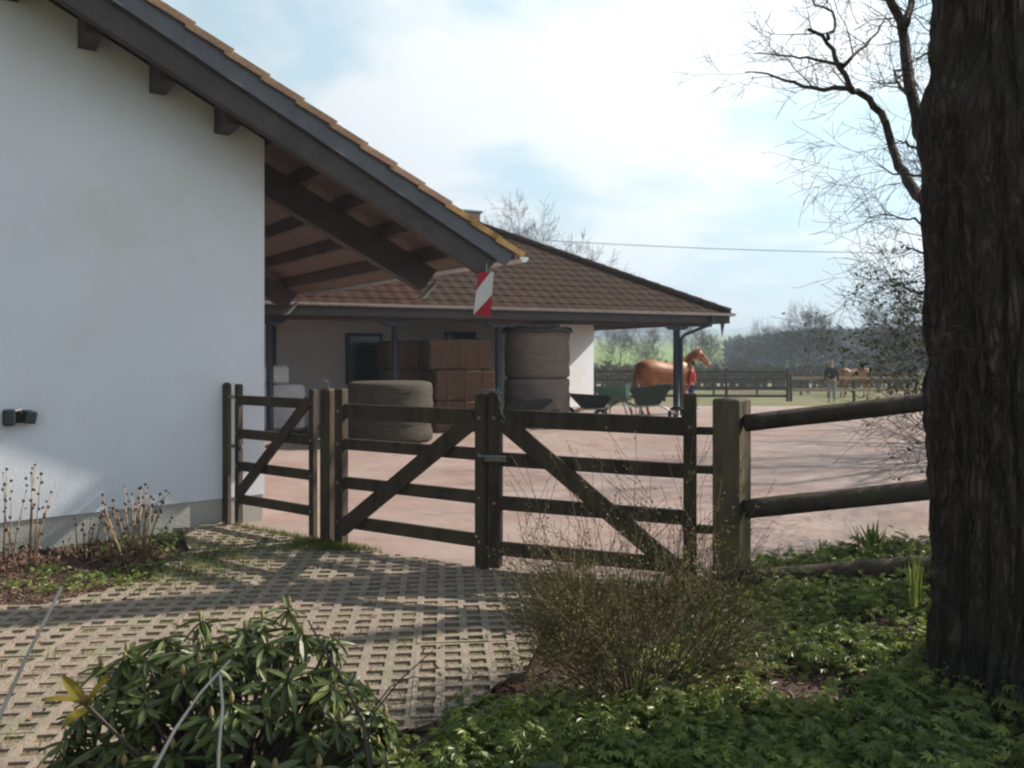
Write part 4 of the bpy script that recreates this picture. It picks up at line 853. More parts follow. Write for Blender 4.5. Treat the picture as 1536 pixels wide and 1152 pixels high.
def person(loc, rot, H, top_m, leg_m, label, arm=0, hair=M_hair):
    s = H / 1.75; t = thing("person", loc, label, "person"); m = Matrix.Rotation(rot, 3, 'Z') * s; P = lambda *q: Vector(loc) + m @ Vector(q)
    V = []; Rr = []; E = []
    def add(p, r, link=None):
        V.append(P(*p)); Rr.append(tuple(x * s for x in (r if hasattr(r, '__len__') else (r, r))))
        if link is not None: E.append((link, len(V) - 1))
        return len(V) - 1
    pel = add((0, 0, .95), (.15, .11)); wa = add((0, 0, 1.10), (.13, .095), pel); chs = add((0, 0, 1.30), (.155, .11), wa); nb = add((0, 0, 1.43), (.08, .07), chs); nk = add((0, 0, 1.50), .052, nb)
    h1 = add((0, .01, 1.58), (.066, .078), nk); h2 = add((0, .01, 1.68), (.068, .08), h1); add((0, 0, 1.735), .035, h2)
    arms = {}
    for sd in (-1, 1):
        a = add((sd * .185, 0, 1.39), .058, chs); el = (sd * .24, .02, 1.12) if not (arm and sd == 1) else (sd * .26, .15, 1.18); hd_ = (sd * .25, .08, .88) if not (arm and sd == 1) else (sd * .22, .40, 1.22)
        b = add(el, .043, a); c = add(hd_, .031, b); hh = Vector(hd_) + (Vector(hd_) - Vector(el)).normalized() * .07
        d = add(tuple(hh), (.032, .020), c); dirv = (Vector(hd_) - Vector(el)).normalized()
        for f in range(4): add(tuple(hh + dirv * (.065 + .008 * (f in (1, 2))) + Vector((0, (f - 1.5) * .018, 0))), .008, d)
        add(tuple(hh + Vector((-sd * .01, .04, .0)) + dirv * .02), .009, d)
        l = add((sd * .095, 0, .86), .092, pel); k = add((sd * .10, .02, .48), .058, l); an = add((sd * .10, 0, .10), .042, k); ft = add((sd * .11, .04, .05), .042, an); add((sd * .12, .17, .035), .035, ft)
        arms[sd] = (el, hd_)
    skin("body", V, Rr, E, M_skin, t, 2, pel)
    # jacket
    V2 = [P(0, 0, .86), P(0, 0, 1.10), P(0, 0, 1.30), P(0, 0, 1.45)]; R2 = [(.175 * s, .135 * s), (.155 * s, .12 * s), (.185 * s, .135 * s), (.085 * s, .08 * s)]; E2 = [(0, 1), (1, 2), (2, 3)]
    for sd in (-1, 1):
        el, hd_ = arms[sd]; n = len(V2); V2 += [P(sd * .19, 0, 1.385), P(*el), P(*hd_)]; R2 += [.075 * s, .058 * s, .044 * s]; E2 += [(2, n), (n, n + 1), (n + 1, n + 2)]
    skin("jacket", V2, R2, E2, top_m, t, 2)
    V3 = [P(0, 0, .99)]; R3 = [(.165 * s, .128 * s)]; E3 = []
    for sd in (-1, 1): n = len(V3); V3 += [P(sd * .095, 0, .84), P(sd * .10, .02, .48), P(sd * .10, 0, .10)]; R3 += [.105 * s, .072 * s, .058 * s]; E3 += [(0, n), (n, n + 1), (n + 1, n + 2)]
    skin("trousers", V3, R3, E3, leg_m, t, 2)
    skin("hair", [P(0, -.015, 1.74), P(0, -.055, 1.66), P(0, -.06, 1.57)], [.088 * s, .088 * s, .06 * s], [(0, 1), (1, 2)], hair, t, 2)
    for sd in (-1, 1):
        skin("shoe", [P(sd * .10, 0, .05), P(sd * .12, .18, .035)], [.055 * s, .045 * s], [(0, 1)], M_dark, t, 1)
        b = MB(); b.lathe(P(sd * .03, .088, 1.645), [(.003, -.01), (.011, -.004), (.011, .004), (.003, .01)], 8); b.build("eye", M_dark, t)
        b = MB(); b.lathe(P(sd * .072, .0, 1.63), [(.006, -.03), (.014, -.01), (.014, .012), (.006, .03)], 8); b.build("ear", M_skin, t, True)
    b = MB(); b.tube([P(0, .085, 1.65), P(0, .108, 1.615)], [.008 * s, .015 * s], 6); b.build("nose", M_skin, t, True)
    b = MB(); b.box(P(0, .088, 1.585), (.045 * s, .01, .008 * s), rot); b.build("mouth", mat("lips", (0.4, 0.15, 0.13)), t)
    return t
person(Vector((4.78, 20.6, 0.0)), R(70), 1.42, M_redcloth, M_jeans, "person in red jacket and blue trousers standing at the horse's chest", 1)
px_, py_ = 13.55, 32.3
person(Vector((px_ - 0.2, py_, land_h(px_, py_))), R(160), 1.75, M_black, M_greycl, "person in dark jacket and light grey trousers standing by the far fence", 0, M_black)

# ---------------------------------------------------------------- trees
def grow(rng, segs, p, d, r, L, depth, maxd, up=0.08, wig=0.22, ratio=0.62, kids=(2, 4), spread=0.75, minr=0.0025, nseg=5):
    pts_ = [p.copy()]; rr = [r]; st = L / nseg; dd = d.normalized()
    for i in range(nseg):
        dd = (dd + Vector((rng.gauss(0, wig), rng.gauss(0, wig), rng.gauss(0, wig) + up)) * (0.6)).normalized(); p = p + dd * st; pts_.append(p.copy()); rr.append(max(minr, r * (1 - 0.62 * (i + 1) / nseg)))
    segs.append((pts_, rr, depth))
    if depth >= maxd: return
    for k in range(rng.randint(*kids) + (2 if depth else 0)):
        t = rng.uniform(0.25, 1.0); i = min(nseg - 1, int(t * nseg)); q = pts_[i].lerp(pts_[i + 1], t * nseg - i) if i + 1 <= nseg else pts_[-1]
        a = (pts_[i + 1] - pts_[i]).normalized(); ax = Vector((rng.gauss(0, 1), rng.gauss(0, 1), rng.gauss(0, 1))).normalized(); sd = a.cross(ax).normalized(); nd = (a * (1 - spread * 0.5) + sd * spread).normalized()
        grow(rng, segs, q, nd, max(minr, rr[i] * ratio * rng.uniform(.7, 1)), L * rng.uniform(.45, .72), depth + 1, maxd, up, wig, ratio, kids, spread, minr, max(3, nseg - 1))
    grow(rng, segs, pts_[-1], dd, max(minr, rr[-1]), L * 0.6, depth + 1, maxd, up, wig, ratio, kids, spread, minr, max(3, nseg - 1))
def segs_mb(segs, f=lambda d: True, sides=lambda r: 3 if r < .006 else (5 if r < .04 else 8)):
    b = MB()
    for pts_, rr, d in segs:
        if f(d): b.tube(pts_, rr, sides(rr[0]), False)
    return b
def bare_tree(seed, H, tr, maxd=4, spread=0.7, up=0.10, clear=0.25, minr=0.006, kids=(2, 4)):
    rng = random.Random(seed); segs = []; base = Vector((0, 0, -0.2)); trunk = []; n = 8; p = base.copy(); dd = Vector((0, 0, 1)); pts_ = [p.copy()]; rr = [tr * 1.25]
    for i in range(n):
        dd = (dd + Vector((rng.gauss(0, .06), rng.gauss(0, .06), .1))).normalized(); p = p + dd * (H * 0.85 / n); pts_.append(p.copy()); rr.append(tr * (1 - 0.85 * (i + 1) / n))
    for k in range(14):
        t = clear + (1 - clear) * (k + rng.random()) / 14; i = min(n - 1, int(t * n)); q = pts_[i].lerp(pts_[i + 1], t * n - i); a = rng.uniform(0, 6.28)
        d = Vector((math.cos(a) * spread, math.sin(a) * spread, 0.55 + up)).normalized()
        grow(rng, segs, q, d, rr[i] * .45, H * (0.42 - 0.22 * t), 1, maxd, up, .20, .6, kids, .7, minr, 4)
    return pts_, rr, segs
tree_lib = []
for sd_, H, tr, spd, up in ((11, 7.5, .11, .75, .10), (12, 9.5, .15, .55, .16), (13, 6.5, .10, .85, .06)):
    pts_, rr, segs = bare_tree(sd_, H, tr, 4, spd, up, .25, 0.007, (2, 3)); b = MB(); b.tube(pts_, rr, 8); tm = mesh_only("trunk", b, M_twig, True); cb2 = segs_mb(segs, sides=lambda r: 3); cm = mesh_only("crown", cb2, M_twig_far); tree_lib.append((tm, cm, H))
def put_tree(u, y, k, s, label, group="bare trees beyond the yard", z=None, x=None):
    x = (u - 768) / 1160 * y if x is None else x; z = land_h(x, y) if z is None else z
    t = thing("bare_tree", (x, y, z), label, "tree", group); t.scale = (s * .85, s * .85, s * .92); t.rotation_euler = (0, 0, random.uniform(0, 6))
    for nm, me in (("trunk", tree_lib[k][0]), ("crown", tree_lib[k][1])):
        o = bpy.data.objects.new(nm, me); col.objects.link(o); o.parent = t
    return t
TREES = [(772, 46, 1, 1.16, "thin bare tree top rising over the stable ridge"), (872, 50, 2, 1.50, "low bare crown behind the hip of the stable roof"),
 (928, 48, 0, 0.62, "small bare tree seen through the porch opening, left"), (968, 60, 2, 0.75, "rounded bare tree seen above the horse's back"), (1040, 52, 0, 0.66, "bare tree directly behind the horse's head"),
 (1066, 75, 2, .8, "bare shrubby tree right of the horse's head"), (1120, 58, 2, .62, "short spreading bare tree at the left of the right hand row"), (1150, 70, 1, .62, "bare tree behind the joint of the two paddock fences"), (1184, 56, 1, .52, "slim bare tree rising above the tall fence post"),
 (1212, 50, 1, .60, "tallest slim bare tree left of the standing person"), (1232, 54, 1, .60, "slim bare tree just behind the standing person"), (1318, 50, 1, .62, "dense bare tree at the edge of the budding shrub"), (1362, 44, 0, .70, "bare tree partly hidden by the big trunk")]
for u, y, k, s, lab in TREES: put_tree(u, y, k, s, lab)
# trees outside the frame on the sunward side; their branches shade the yard, wall and path
pts_, rr, segs = bare_tree(31, 11.0, .26, 4, .8, .06, .30, 0.0035, (2, 3)); b = MB(); b.tube(pts_, rr, 12); tmB = mesh_only("trunk", b, M_bark, True); cmB = mesh_only("crown", segs_mb(segs, sides=lambda r: 3 if r < .03 else 5), M_twig)
for (x, y, s, rot, lab) in ((15.5, 15.5, 1.0, 2.1, "bare tree further along the right side of the yard"), (20, 20, 1.1, 3.0, "bare tree at the far right corner of the yard")):
    t = thing("bare_tree", (x, y, 0), lab, "tree", "bare trees along the right side of the yard"); t.scale = (s,) * 3; t.rotation_euler = (0, 0, rot)
    for nm, me in (("trunk", tmB), ("crown", cmB)):
        o = bpy.data.objects.new(nm, me); col.objects.link(o); o.parent = t
# heavy limbs of a second tree close to the fence (right, outside the frame)
def gs(x, y, H): # point at height H whose shadow falls on ground point x,y
    return Vector((x, y, 0)) + SUN * (H / SUN.z)
LT = Vector((8.6, 8.3, 0)); lt = thing("spreading_tree", LT, "spreading bare tree right of the fence whose limbs shade the lattice path", "tree")
b = MB(); b.tube([LT + Vector((0, 0, -.2)), LT + Vector((0, 0, 2)), LT + Vector((0.05, .1, 4.0)), LT + Vector((0, .2, 6.0)), LT + Vector((-.1, .4, 8.5))], [.24, .20, .18, .13, .06], 12); b.build("trunk", M_bark, lt, True)
def ws(t, z, H): return wp(t, 0, z) + SUN * (H / SUN.z)
shad = [
  ([gs(-1.2, 5.12, 6.3), gs(-2.0, 4.80, 6.2), gs(-2.7, 4.58, 6.1), gs(-3.4, 4.42, 6.0), gs(-4.2, 4.25, 5.9)], .17, .16),
  ([ws(-.85, .55, 6.6), ws(-1.1, .42, 6.6), ws(-1.35, .1, 6.5)], .03, .02),
  ([ws(-1.15, .75, 6.8), ws(-1.4, .55, 6.8), ws(-1.65, .2, 6.7)], .035, .02)]
rngL = random.Random(5); tw = []
LT_top = LT + Vector((0.6, .6, 6.3))
for pts_, r0, r1 in shad:
    full = [LT_top + Vector((rngL.uniform(-.05, .05), 0, rngL.uniform(-.6, .3))), (LT_top * .5 + pts_[0] * .5) + Vector((0.1, 0.2, .25))] + pts_
    k = len(full); rr = [r0 * 1.2 + (r1 - r0 * 1.2) * i / (k - 1) for i in range(k)]
    b = MB(); b.tube(full, rr, 8); b.build("limb", M_bark, lt, True)
    for q in range(2):
        i = rngL.randint(1, k - 2); p = full[i].lerp(full[i + 1], rngL.random()); a = (full[i + 1] - full[i]).normalized(); d = (a + Vector((rngL.gauss(0, .6), rngL.gauss(0, .6), rngL.uniform(-.1, .5)))).normalized()
        grow(rngL, tw, p, d, .016, rngL.uniform(.6, 1.3), 1, 3, .04, .22, .6, (1, 3), .7, .003, 4)
g = segs_mb(tw, sides=lambda r: 3).build("twigs", M_twig, lt); g["kind"] = "stuff"

# the big trunk on the right
TC = Vector((2.36, 3.46, 0)); NV, NH = 230, 260
big = thing("big_tree", TC, "massive old tree trunk with furrowed bark filling the right edge", "tree")
prof = [(-0.1, .46), (0.06, .44), (0.25, .428), (0.7, .418), (1.1, .430), (1.45, .447), (1.9, .447), (2.3, .462), (2.62, .470), (2.78, .468), (2.92, .430), (3.4, .415), (4.2, .40), (5.2, .38)]
def rad(z):
    for (a, ra), (b_, rb) in zip(prof, prof[1:]):
        if z <= b_: return ra + (rb - ra) * (z - a) / (b_ - a)
    return prof[-1][1]
bt_ = M_bark.node_tree
for nd in bt_.nodes:
    if nd.type == 'BUMP': nd.inputs["Distance"].default_value = 0.030; bnode = nd
# cracked plates: cells stretched along the trunk
tb1 = N(bt_, "ShaderNodeTexCoord"); tb2 = N(bt_, "ShaderNodeMapping"); tb2.inputs["Scale"].default_value = (1, 1, .16); bt_.links.new(tb1.outputs["Object"], tb2.inputs[0])
nb1 = N(bt_, "ShaderNodeTexNoise"); nb1.inputs["Scale"].default_value = 9; nb1.inputs["Detail"].default_value = 4; bt_.links.new(tb2.outputs[0], nb1.inputs["Vector"])
mxv = N(bt_, "ShaderNodeMixRGB"); mxv.inputs[0].default_value = .22; bt_.links.new(tb2.outputs[0], mxv.inputs[1]); bt_.links.new(nb1.outputs["Color"], mxv.inputs[2])
vo = N(bt_, "ShaderNodeTexVoronoi", feature='DISTANCE_TO_EDGE'); vo.inputs["Scale"].default_value = 34; bt_.links.new(mxv.outputs[0], vo.inputs["Vector"])
vr = N(bt_, "ShaderNodeMapRange"); vr.inputs[2].default_value = .30; bt_.links.new(vo.outputs["Distance"], vr.inputs[0])
b2 = N(bt_, "ShaderNodeBump"); b2.inputs["Distance"].default_value = .016; b2.inputs["Strength"].default_value = .9
bt_.links.new(vr.outputs[0], b2.inputs["Height"]); bt_.links.new(bnode.outputs[0], b2.inputs["Normal"]); bt_.links.new(b2.outputs[0], bt_.nodes["Principled BSDF"].inputs["Normal"])
src_ = bt_.nodes["Principled BSDF"].inputs["Base Color"].links[0].from_socket; cm_ = N(bt_, "ShaderNodeMixRGB"); cm_.blend_type = 'MIX'; cm_.inputs[1].default_value = (.046, .038, .034, 1)
bt_.links.new(vr.outputs[0], cm_.inputs[0]); bt_.links.new(src_, cm_.inputs[2]); bt_.links.new(cm_.outputs[0], bt_.nodes["Principled BSDF"].inputs["Base Color"])
v = []
for j in range(NH):
    z = -0.1 + 5.2 * j / (NH - 1)
    for i in range(NV):
        a = 2 * math.pi * i / NV; ca, sa_ = math.cos(a), math.sin(a)
        r = rad(z) * (1 + 0.035 * math.sin(3 * a + 1) + 0.02 * math.sin(7 * a + z * .5))
        wv = noise.noise(Vector((ca * 1.2, sa_ * 1.2, z * .9))) * .35
        rid = noise.noise(Vector(((ca + wv * .2) * 7.5, (sa_ + wv * .2) * 7.5, z * 1.15))); rid2 = noise.noise(Vector((ca * 15, sa_ * 15, z * 5.5 + 7)))
        r += -0.058 * (1 - min(1, abs(rid) * 3.4)) + 0.026 * rid2 + 0.014 * noise.noise(Vector((ca * 30, sa_ * 30, z * 14)))
        r += 0.05 * max(0, .5 - z) ** 2 * (1 + math.sin(5 * a)) * 2
        # burrs
        for (ba, bz, bs, bh) in ((3.30, 2.66, .16, .09), (4.3, 2.3, .12, .03), (3.25, 1.72, .09, .045), (4.9, 1.5, .07, .03), (4.6, 2.75, .08, .035), (4.2, 1.9, .05, .025), (3.9, 3.1, .08, .03)):
            da = (a - ba + math.pi) % (2 * math.pi) - math.pi; e = ((da * r) ** 2 + (z - bz) ** 2) / bs ** 2
            if e < 4: r += bh * math.exp(-e * 1.6)
        v.append((TC.x + r * ca, TC.y + r * sa_, z))
f = [(j * NV + i, j * NV + (i + 1) % NV, (j + 1) * NV + (i + 1) % NV, (j + 1) * NV + i) for j in range(NH - 1) for i in range(NV)]
raw("trunk", v, f, M_bark, big, True)
def px(u, v_, y): return Vector(((u - 768) / 1160 * y, y, 1.6 + (530 - v_) / 1160 * y))
limbs = [([(1392, 306), (1376, 292), (1355, 262), (1340, 225), (1322, 170), (1290, 138), (1278, 134), (1262, 100), (1240, 62), (1212, 44)], .030, .009, 4.35),
         ([(1278, 134), (1235, 132), (1190, 124), (1150, 113), (1118, 108)], .013, .003, 4.35), ([(1262, 98), (1222, 88), (1190, 84), (1130, 80)], .009, .003, 4.4),
         ([(1240, 62), (1252, 40), (1250, 20), (1225, 5), (1205, -30)], .009, .003, 4.3), ([(1262, 100), (1290, 78), (1318, 50), (1330, 20)], .010, .003, 4.3),
         ([(1394, 215), (1382, 200), (1366, 130), (1358, 60), (1348, 20), (1325, -15), (1300, -40)], .034, .022, 4.45), ([(1356, 45), (1366, 10), (1368, -40)], .020, .014, 4.45),
         ([(1366, 140), (1348, 128), (1342, 108), (1352, 104)], .010, .004, 4.4), ([(1388, 232), (1366, 218), (1350, 212), (1320, 224)], .008, .002, 4.3), ([(1386, 262), (1340, 262), (1310, 240)], .007, .002, 4.35),
         ([(1400, 90), (1388, 80), (1372, 88), (1360, 100)], .007, .002, 4.1), ([(1402, 60), (1396, 30), (1405, 15)], .008, .003, 4.1), ([(1388, 335), (1362, 330), (1330, 320), (1296, 332)], .006, .002, 4.3),
         ([(1390, 380), (1368, 372), (1345, 382)], .006, .002, 4.2), ([(1382, 440), (1366, 436), (1352, 424), (1340, 430)], .008, .003, 4.2)]
rngB = random.Random(21); tws = []
for pl, r0, r1, yd in limbs:
    pts_ = [px(u, vv, 3.62 + (yd - 3.62) * min(1, i / 3) + 0.05 * math.sin(i * 1.7)) for i, (u, vv) in enumerate(pl)]; k = len(pts_); rr = [r0 + (r1 - r0) * i / (k - 1) for i in range(k)]
    fine = []; fr = []
    for i in range(k - 1):
        for q in range(3): fine.append(pts_[i].lerp(pts_[i + 1], q / 3) + Vector((rngB.gauss(0, 1), rngB.gauss(0, 1), rngB.gauss(0, 1))) * .006); fr.append(rr[i] + (rr[i + 1] - rr[i]) * q / 3)
    fine.append(pts_[-1]); fr.append(rr[-1])
    b = MB(); b.tube(fine, fr, 8); b.build("limb", M_bark, big, True)
    nn = 4 if r0 < .015 else 6
    for q in range(nn):
        i = rngB.randint(2 if r0 > .02 else 1, len(fine) - 2); p = fine[i]; a = (fine[i + 1] - fine[i]).normalized(); d = (a * .5 + Vector((rngB.gauss(-.35, .6), rngB.gauss(0, .5), rngB.gauss(.05, .5)))).normalized()
        grow(rngB, tws, p, d, min(.0045, fr[i] * .5), rngB.uniform(.14, .34), 1, 3, .02, .26, .65, (1, 2), .8, .0011, 4)
# fine water shoots along the trunk's left side
for q in range(34):
    z = rngB.uniform(1.5, 3.9); a = rngB.uniform(2.7, 3.7); r_ = rad(z); p = TC + Vector((math.cos(a) * r_, math.sin(a) * r_, z)); d = Vector((-1, rngB.gauss(0, .5), rngB.gauss(.1, .5))).normalized()
    grow(rngB, tws, p, d, .003, rngB.uniform(.08, .30), 1, 3, .03, .3, .65, (1, 2), .8, .0010, 4)
g = segs_mb(tws, sides=lambda r: 3).build("twigs", M_twig, big); g["kind"] = "stuff"

# budding shrub behind the fence next to the trunk
SH = Vector((3.90, 6.3, 0.0)); shr = thing("budding_shrub", SH, "twiggy budding shrub behind the log fence left of the big trunk", "shrub")
rngS = random.Random(9); sg = []
for k in range(16):
    a = rngS.uniform(0, 6.28); d = Vector((math.cos(a) * .36, math.sin(a) * .36, 1)).normalized(); grow(rngS, sg, SH + Vector((math.cos(a), math.sin(a), 0)) * rngS.uniform(0, .15), d, .014, rngS.uniform(1.15, 1.75), 0, 3, .03, .16, .6, (2, 4), .75, .0016, 6)
segs_mb(sg, sides=lambda r: 3).build("branches", M_twig, shr)["kind"] = "stuff"
LV = [(0, 0, 0), (.35, .22, .03), (.75, .20, .02), (1, 0, 0), (.75, -.20, .02), (.35, -.22, .03)]; LF = [(0, 1, 2, 3), (0, 3, 4, 5)]
def leaves_on(segs, n, size, seed, zmin=-9, zmax=9, jit=.03, dens=None, mind=1):
    rs = np.random.RandomState(seed); P_ = []
    pool = [s for s in segs if s[2] >= mind]
    while len(P_) < n:
        s = pool[rs.randint(len(pool))]; i = rs.randint(len(s[0]) - 1); p = s[0][i].lerp(s[0][i + 1], rs.rand())
        if zmin < p.z < zmax and (dens is None or rs.rand() < dens(p)): P_.append((p.x + rs.randn() * jit, p.y + rs.randn() * jit, p.z + rs.randn() * jit))
    return placed(rotmats(n, rs.rand(n) * 6.28, rs.randn(n) * .6, rs.rand(n) * 6.28, size * (0.6 + .8 * rs.rand(n))), P_)
scatter("leaves", LV, LF, leaves_on(sg, 6500, .036, 3, 0.5, 2.9, .03, lambda p: smooth_step(1.0, 1.7, p.z) * .95 + .05), M_hawleaf, shr)["kind"] = "stuff"

# broom bush in the middle foreground
BR = Vector((0.56, 3.50, 0.0)); bro = thing("broom_bush", BR, "fine twigged olive brown bush in front of the right gate leaf", "bush")
rngK = random.Random(14); bs = []
for k in range(52):
    a = rngK.uniform(0, 6.28); q = rngK.random() ** .6; d = Vector((math.cos(a) * (1.12 * q), math.sin(a) * (.55 * q), rngK.uniform(.65, 1.0))).normalized(); L = rngK.uniform(.36, .58) * (1.05 - .15 * q)
    if rngK.random() < .12: L *= 1.35
    grow(rngK, bs, BR + Vector((math.cos(a), math.sin(a), 0)) * rngK.uniform(0, .20), d, .0055, L, 0, 2, .05, .14, .6, (4, 6), .5, .0011, 6)
segs_mb(bs, sides=lambda r: 3).build("twigs", M_broom, bro)["kind"] = "stuff"
scatter("leaves", LV, LF, leaves_on(bs, 12000, .013, 4, .10, 1.6, .010, None, 0), M_broomleaf, bro)["kind"] = "stuff"
# ---------------------------------------------------------------- rhododendron
def rleaf(L=0.098, Wd=0.027):
    v = []; K = 6
    for i in range(K + 1):
        t = i / K; wv = Wd * math.sin(math.pi * min(1, t * .93 + .04)) ** .75; x = L * t; z = -L * .22 * t * t
        v += [(x, -wv / 2, z + .004), (x, 0, z - .003), (x, wv / 2, z + .004)]
    f = []
    for i in range(K):
        for j in (0, 1): f.append((i * 3 + j, i * 3 + j + 1, (i + 1) * 3 + j + 1, (i + 1) * 3 + j))
    return v, f
rlv, rlf = rleaf()
rb = MB(); rb.v = rlv; rb.f = rlf; rl_me = mesh_only("leaf", rb, M_rh1, True); rly_me = mesh_only("leaf", rb, M_yellow, True)
def rhodo(c, rx, ry, h, nwh, label, nobj, seed, yellow=()):
    t = thing("rhododendron", c, label, "shrub", None); rs = random.Random(seed); L = []; stem = MB(); buds = MB(); 
    for k in range(nwh):
        if k < len(yellow): p = Vector(yellow[k])
        else:
            a = rs.uniform(0, 6.28); rr_ = math.sqrt(rs.random()); lay = rs.random() ** .45
            hz = h * math.sqrt(max(0.05, 1 - rr_ ** 2.6)) * (0.55 + .45 * lay)
            p = Vector((c.x + rx * rr_ * math.cos(a), c.y + ry * rr_ * math.sin(a), c.z + hz * rs.uniform(.78, 1.10)))
        tilt = Vector(((p.x - c.x) / rx * .45 + rs.gauss(0, .12), (p.y - c.y) / ry * .45 + rs.gauss(0, .12), 1)).normalized(); q = Vector((0, 0, 1)).rotation_difference(tilt).to_matrix()
        stem.tube([c + Vector((rs.gauss(0, .05), rs.gauss(0, .05), 0)), (c + p) / 2 + Vector((rs.gauss(0, .04), rs.gauss(0, .04), -.06)), p], [.010, .007, .004], 4, False)
        n = rs.randint(8, 12) if k >= len(yellow) else 5; ph = rs.random() * 6.28
        for i in range(n):
            yaw = ph + i * 2.4; pit = rs.gauss(-.22, .34) if k >= len(yellow) else rs.uniform(.5, .9); s = rs.uniform(.65, 1.15) * (1.45 if k < len(yellow) else 1)
            m = Matrix.Translation(p - q @ Vector((0, 0, rs.uniform(0, .025)))) @ (q @ (Matrix.Rotation(yaw, 3, 'Z') @ Matrix.Rotation(-pit, 3, 'Y') @ Matrix.Rotation(rs.gauss(0, .25), 3, 'X')) * s).to_4x4()
            L.append((p.y - p.z * .8, m, k < len(yellow)))
        if rs.random() < .45 or k < len(yellow): buds.lathe(p, [(.004, 0), (.009, .012), (.008, .024), (.002, .038)], 6)
    ys_ = [l for l in L if l[2]]; L = sorted([l for l in L if not l[2]], key=lambda l: l[0])
    for _, m, _y in ys_: inst("leaf", rly_me, t, m)["label"] = "yellow young leaf"
    for _, m, _y in L[:nobj]: inst("leaf", rl_me, t, m)
    if L[nobj:]: scatter("leaves", rlv, rlf, [np.array(l[1])[:3] for l in L[nobj:]], M_rh, t)["kind"] = "stuff"
    stem.build("stems", M_twig, t)["kind"] = "stuff"; bo = buds.build("buds", M_bud, t); bo["kind"] = "stuff"
    return t
rhodo(Vector((-1.02, 2.78, 0.0)), .60, .44, .66, 175, "glossy dark green rhododendron in the left foreground, with yellow young shoots", 280, 3, ((-1.27, 2.30, .56),))
rhodo(Vector((-.52, 2.12, 0.0)), .42, .22, .50, 34, "low rhododendron shoots with pale buds at the bottom edge centre", 150, 5)
rhodo(Vector((-1.55, 2.12, 0.0)), .22, .20, .46, 14, "small rhododendron sprig with pale buds in the bottom left corner", 80, 8)
rhodo(Vector((.05, 2.30, 0.0)), .35, .2, .36, 16, "low dark green sprig beneath the broom bush at the bottom edge", 80, 12)
# ---------------------------------------------------------------- dead stems in the foreground
def stem_thing(pl, r0, r1, y0, y1, label, m=M_pale, cat="stem"):
    n = len(pl); pts_ = [px(u, vv, y0 + (y1 - y0) * i / (n - 1)) for i, (u, vv) in enumerate(pl)]
    g0 = pts_[0]; 
    b = MB(); b.tube(pts_, [r0 + (r1 - r0) * i / (n - 1) for i in range(n)], 7); o = b.build("dead_stem", m, None, True); return tag(o, label, cat, "dead stems in the foreground")
stem_thing([(-160, 1420), (-60, 1210), (8, 1055), (40, 985), (92, 882)], .0065, .004, 1.9, 2.0, "pale dead stem leaning over the path at the left edge")
stem_thing([(150, 1330), (232, 1152), (262, 1095), (300, 1040), (345, 990)], .0055, .0025, 1.75, 2.15, "pale bent stem leaning against the dark rhododendron")
stem_thing([(322, 1400), (326, 1260), (328, 1130), (334, 1060), (330, 1012)], .0045, .0035, 1.75, 1.95, "upright pale stem before the rhododendron")
bt = thing("bare_shrub", Vector((-.38, 2.35, 0)), "small bare shrub with dark crooked twigs right of the rhododendron", "shrub")
for pl, r0 in (([(575, 1290), (556, 1180), (545, 1085), (520, 1030), (478, 960), (462, 930)], .008), ([(565, 1220), (552, 1110), (560, 1070), (600, 1020), (650, 975)], .005), ([(560, 1200), (530, 1130), (500, 1080), (475, 1060)], .005), ([(550, 1100), (530, 1050), (500, 1035), (470, 1040)], .004),
               ([(565, 1220), (620, 1120), (700, 1075), (780, 1050)], .004), ([(545, 1085), (585, 1030), (620, 1015), (650, 1020)], .003)):
    pts_ = [px(u, vv, 2.45 - .1 * i / len(pl)) for i, (u, vv) in enumerate(pl)]; b = MB(); b.tube(pts_, [r0 * (1 - .7 * i / (len(pl) - 1)) for i in range(len(pl))], 6); b.build("branch", M_twig, bt, True)
# ---------------------------------------------------------------- dried perennials by the wall
def dried(c, n, h, spread, seed, label, mstem=M_dry):
    t = thing("dried_plant", c, label, "plant", "dried perennials along the white wall"); rs = random.Random(seed)
    for k in range(n):
        a = rs.uniform(0, 6.28); sp_ = spread * rs.random() ** .5; L = h * rs.uniform(.6, 1.05); p0 = c + Vector((math.cos(a) * .06, math.sin(a) * .06, -.02)); p1 = p0 + Vector((math.cos(a) * sp_ * .5, math.sin(a) * sp_ * .5, L * .55)); p2 = p0 + Vector((math.cos(a) * sp_ + rs.gauss(0, .02), math.sin(a) * sp_, L))
        b = MB(); b.tube([p0, p1, p2], [.006, .005, .003], 5); st = b.build("stem", mstem, t, True)
        b = MB()
        for q in range(rs.randint(2, 5)):
            tt = 1 - q * rs.uniform(.10, .16); p = p0.lerp(p1, tt * 2) if tt < .5 else p1.lerp(p2, tt * 2 - 1); p = p + Vector((rs.gauss(0, .012), rs.gauss(0, .012), 0)) * (q > 0)
            r_ = rs.uniform(.007, .013); b.lathe(p, [(r_ * .3, -r_), (r_, -r_ * .4), (r_ * .9, r_ * .5), (r_ * .2, r_)], 6)
        b.build("seed_heads", M_seed, st)["kind"] = "stuff"
    # basal tuft of old leaves
    m_ = []; n2x = 90; rs2 = np.random.RandomState(seed); pos = np.stack([c.x + rs2.randn(n2x) * .10, c.y + rs2.randn(n2x) * .10, c.z + rs2.rand(n2x) * .14], 1)
    scatter("old_leaves", LV, LF, placed(rotmats(n2x, rs2.rand(n2x) * 6.28, rs2.rand(n2x) * 1.4, rs2.rand(n2x) * 6, (.02 + .035 * rs2.rand(n2x))), pos), M_chip, t)["kind"] = "stuff"
dried(Vector((-2.86, 5.85, 0)), 20, .58, .20, 1, "bushy dried perennial with pale stems nearest the gate")
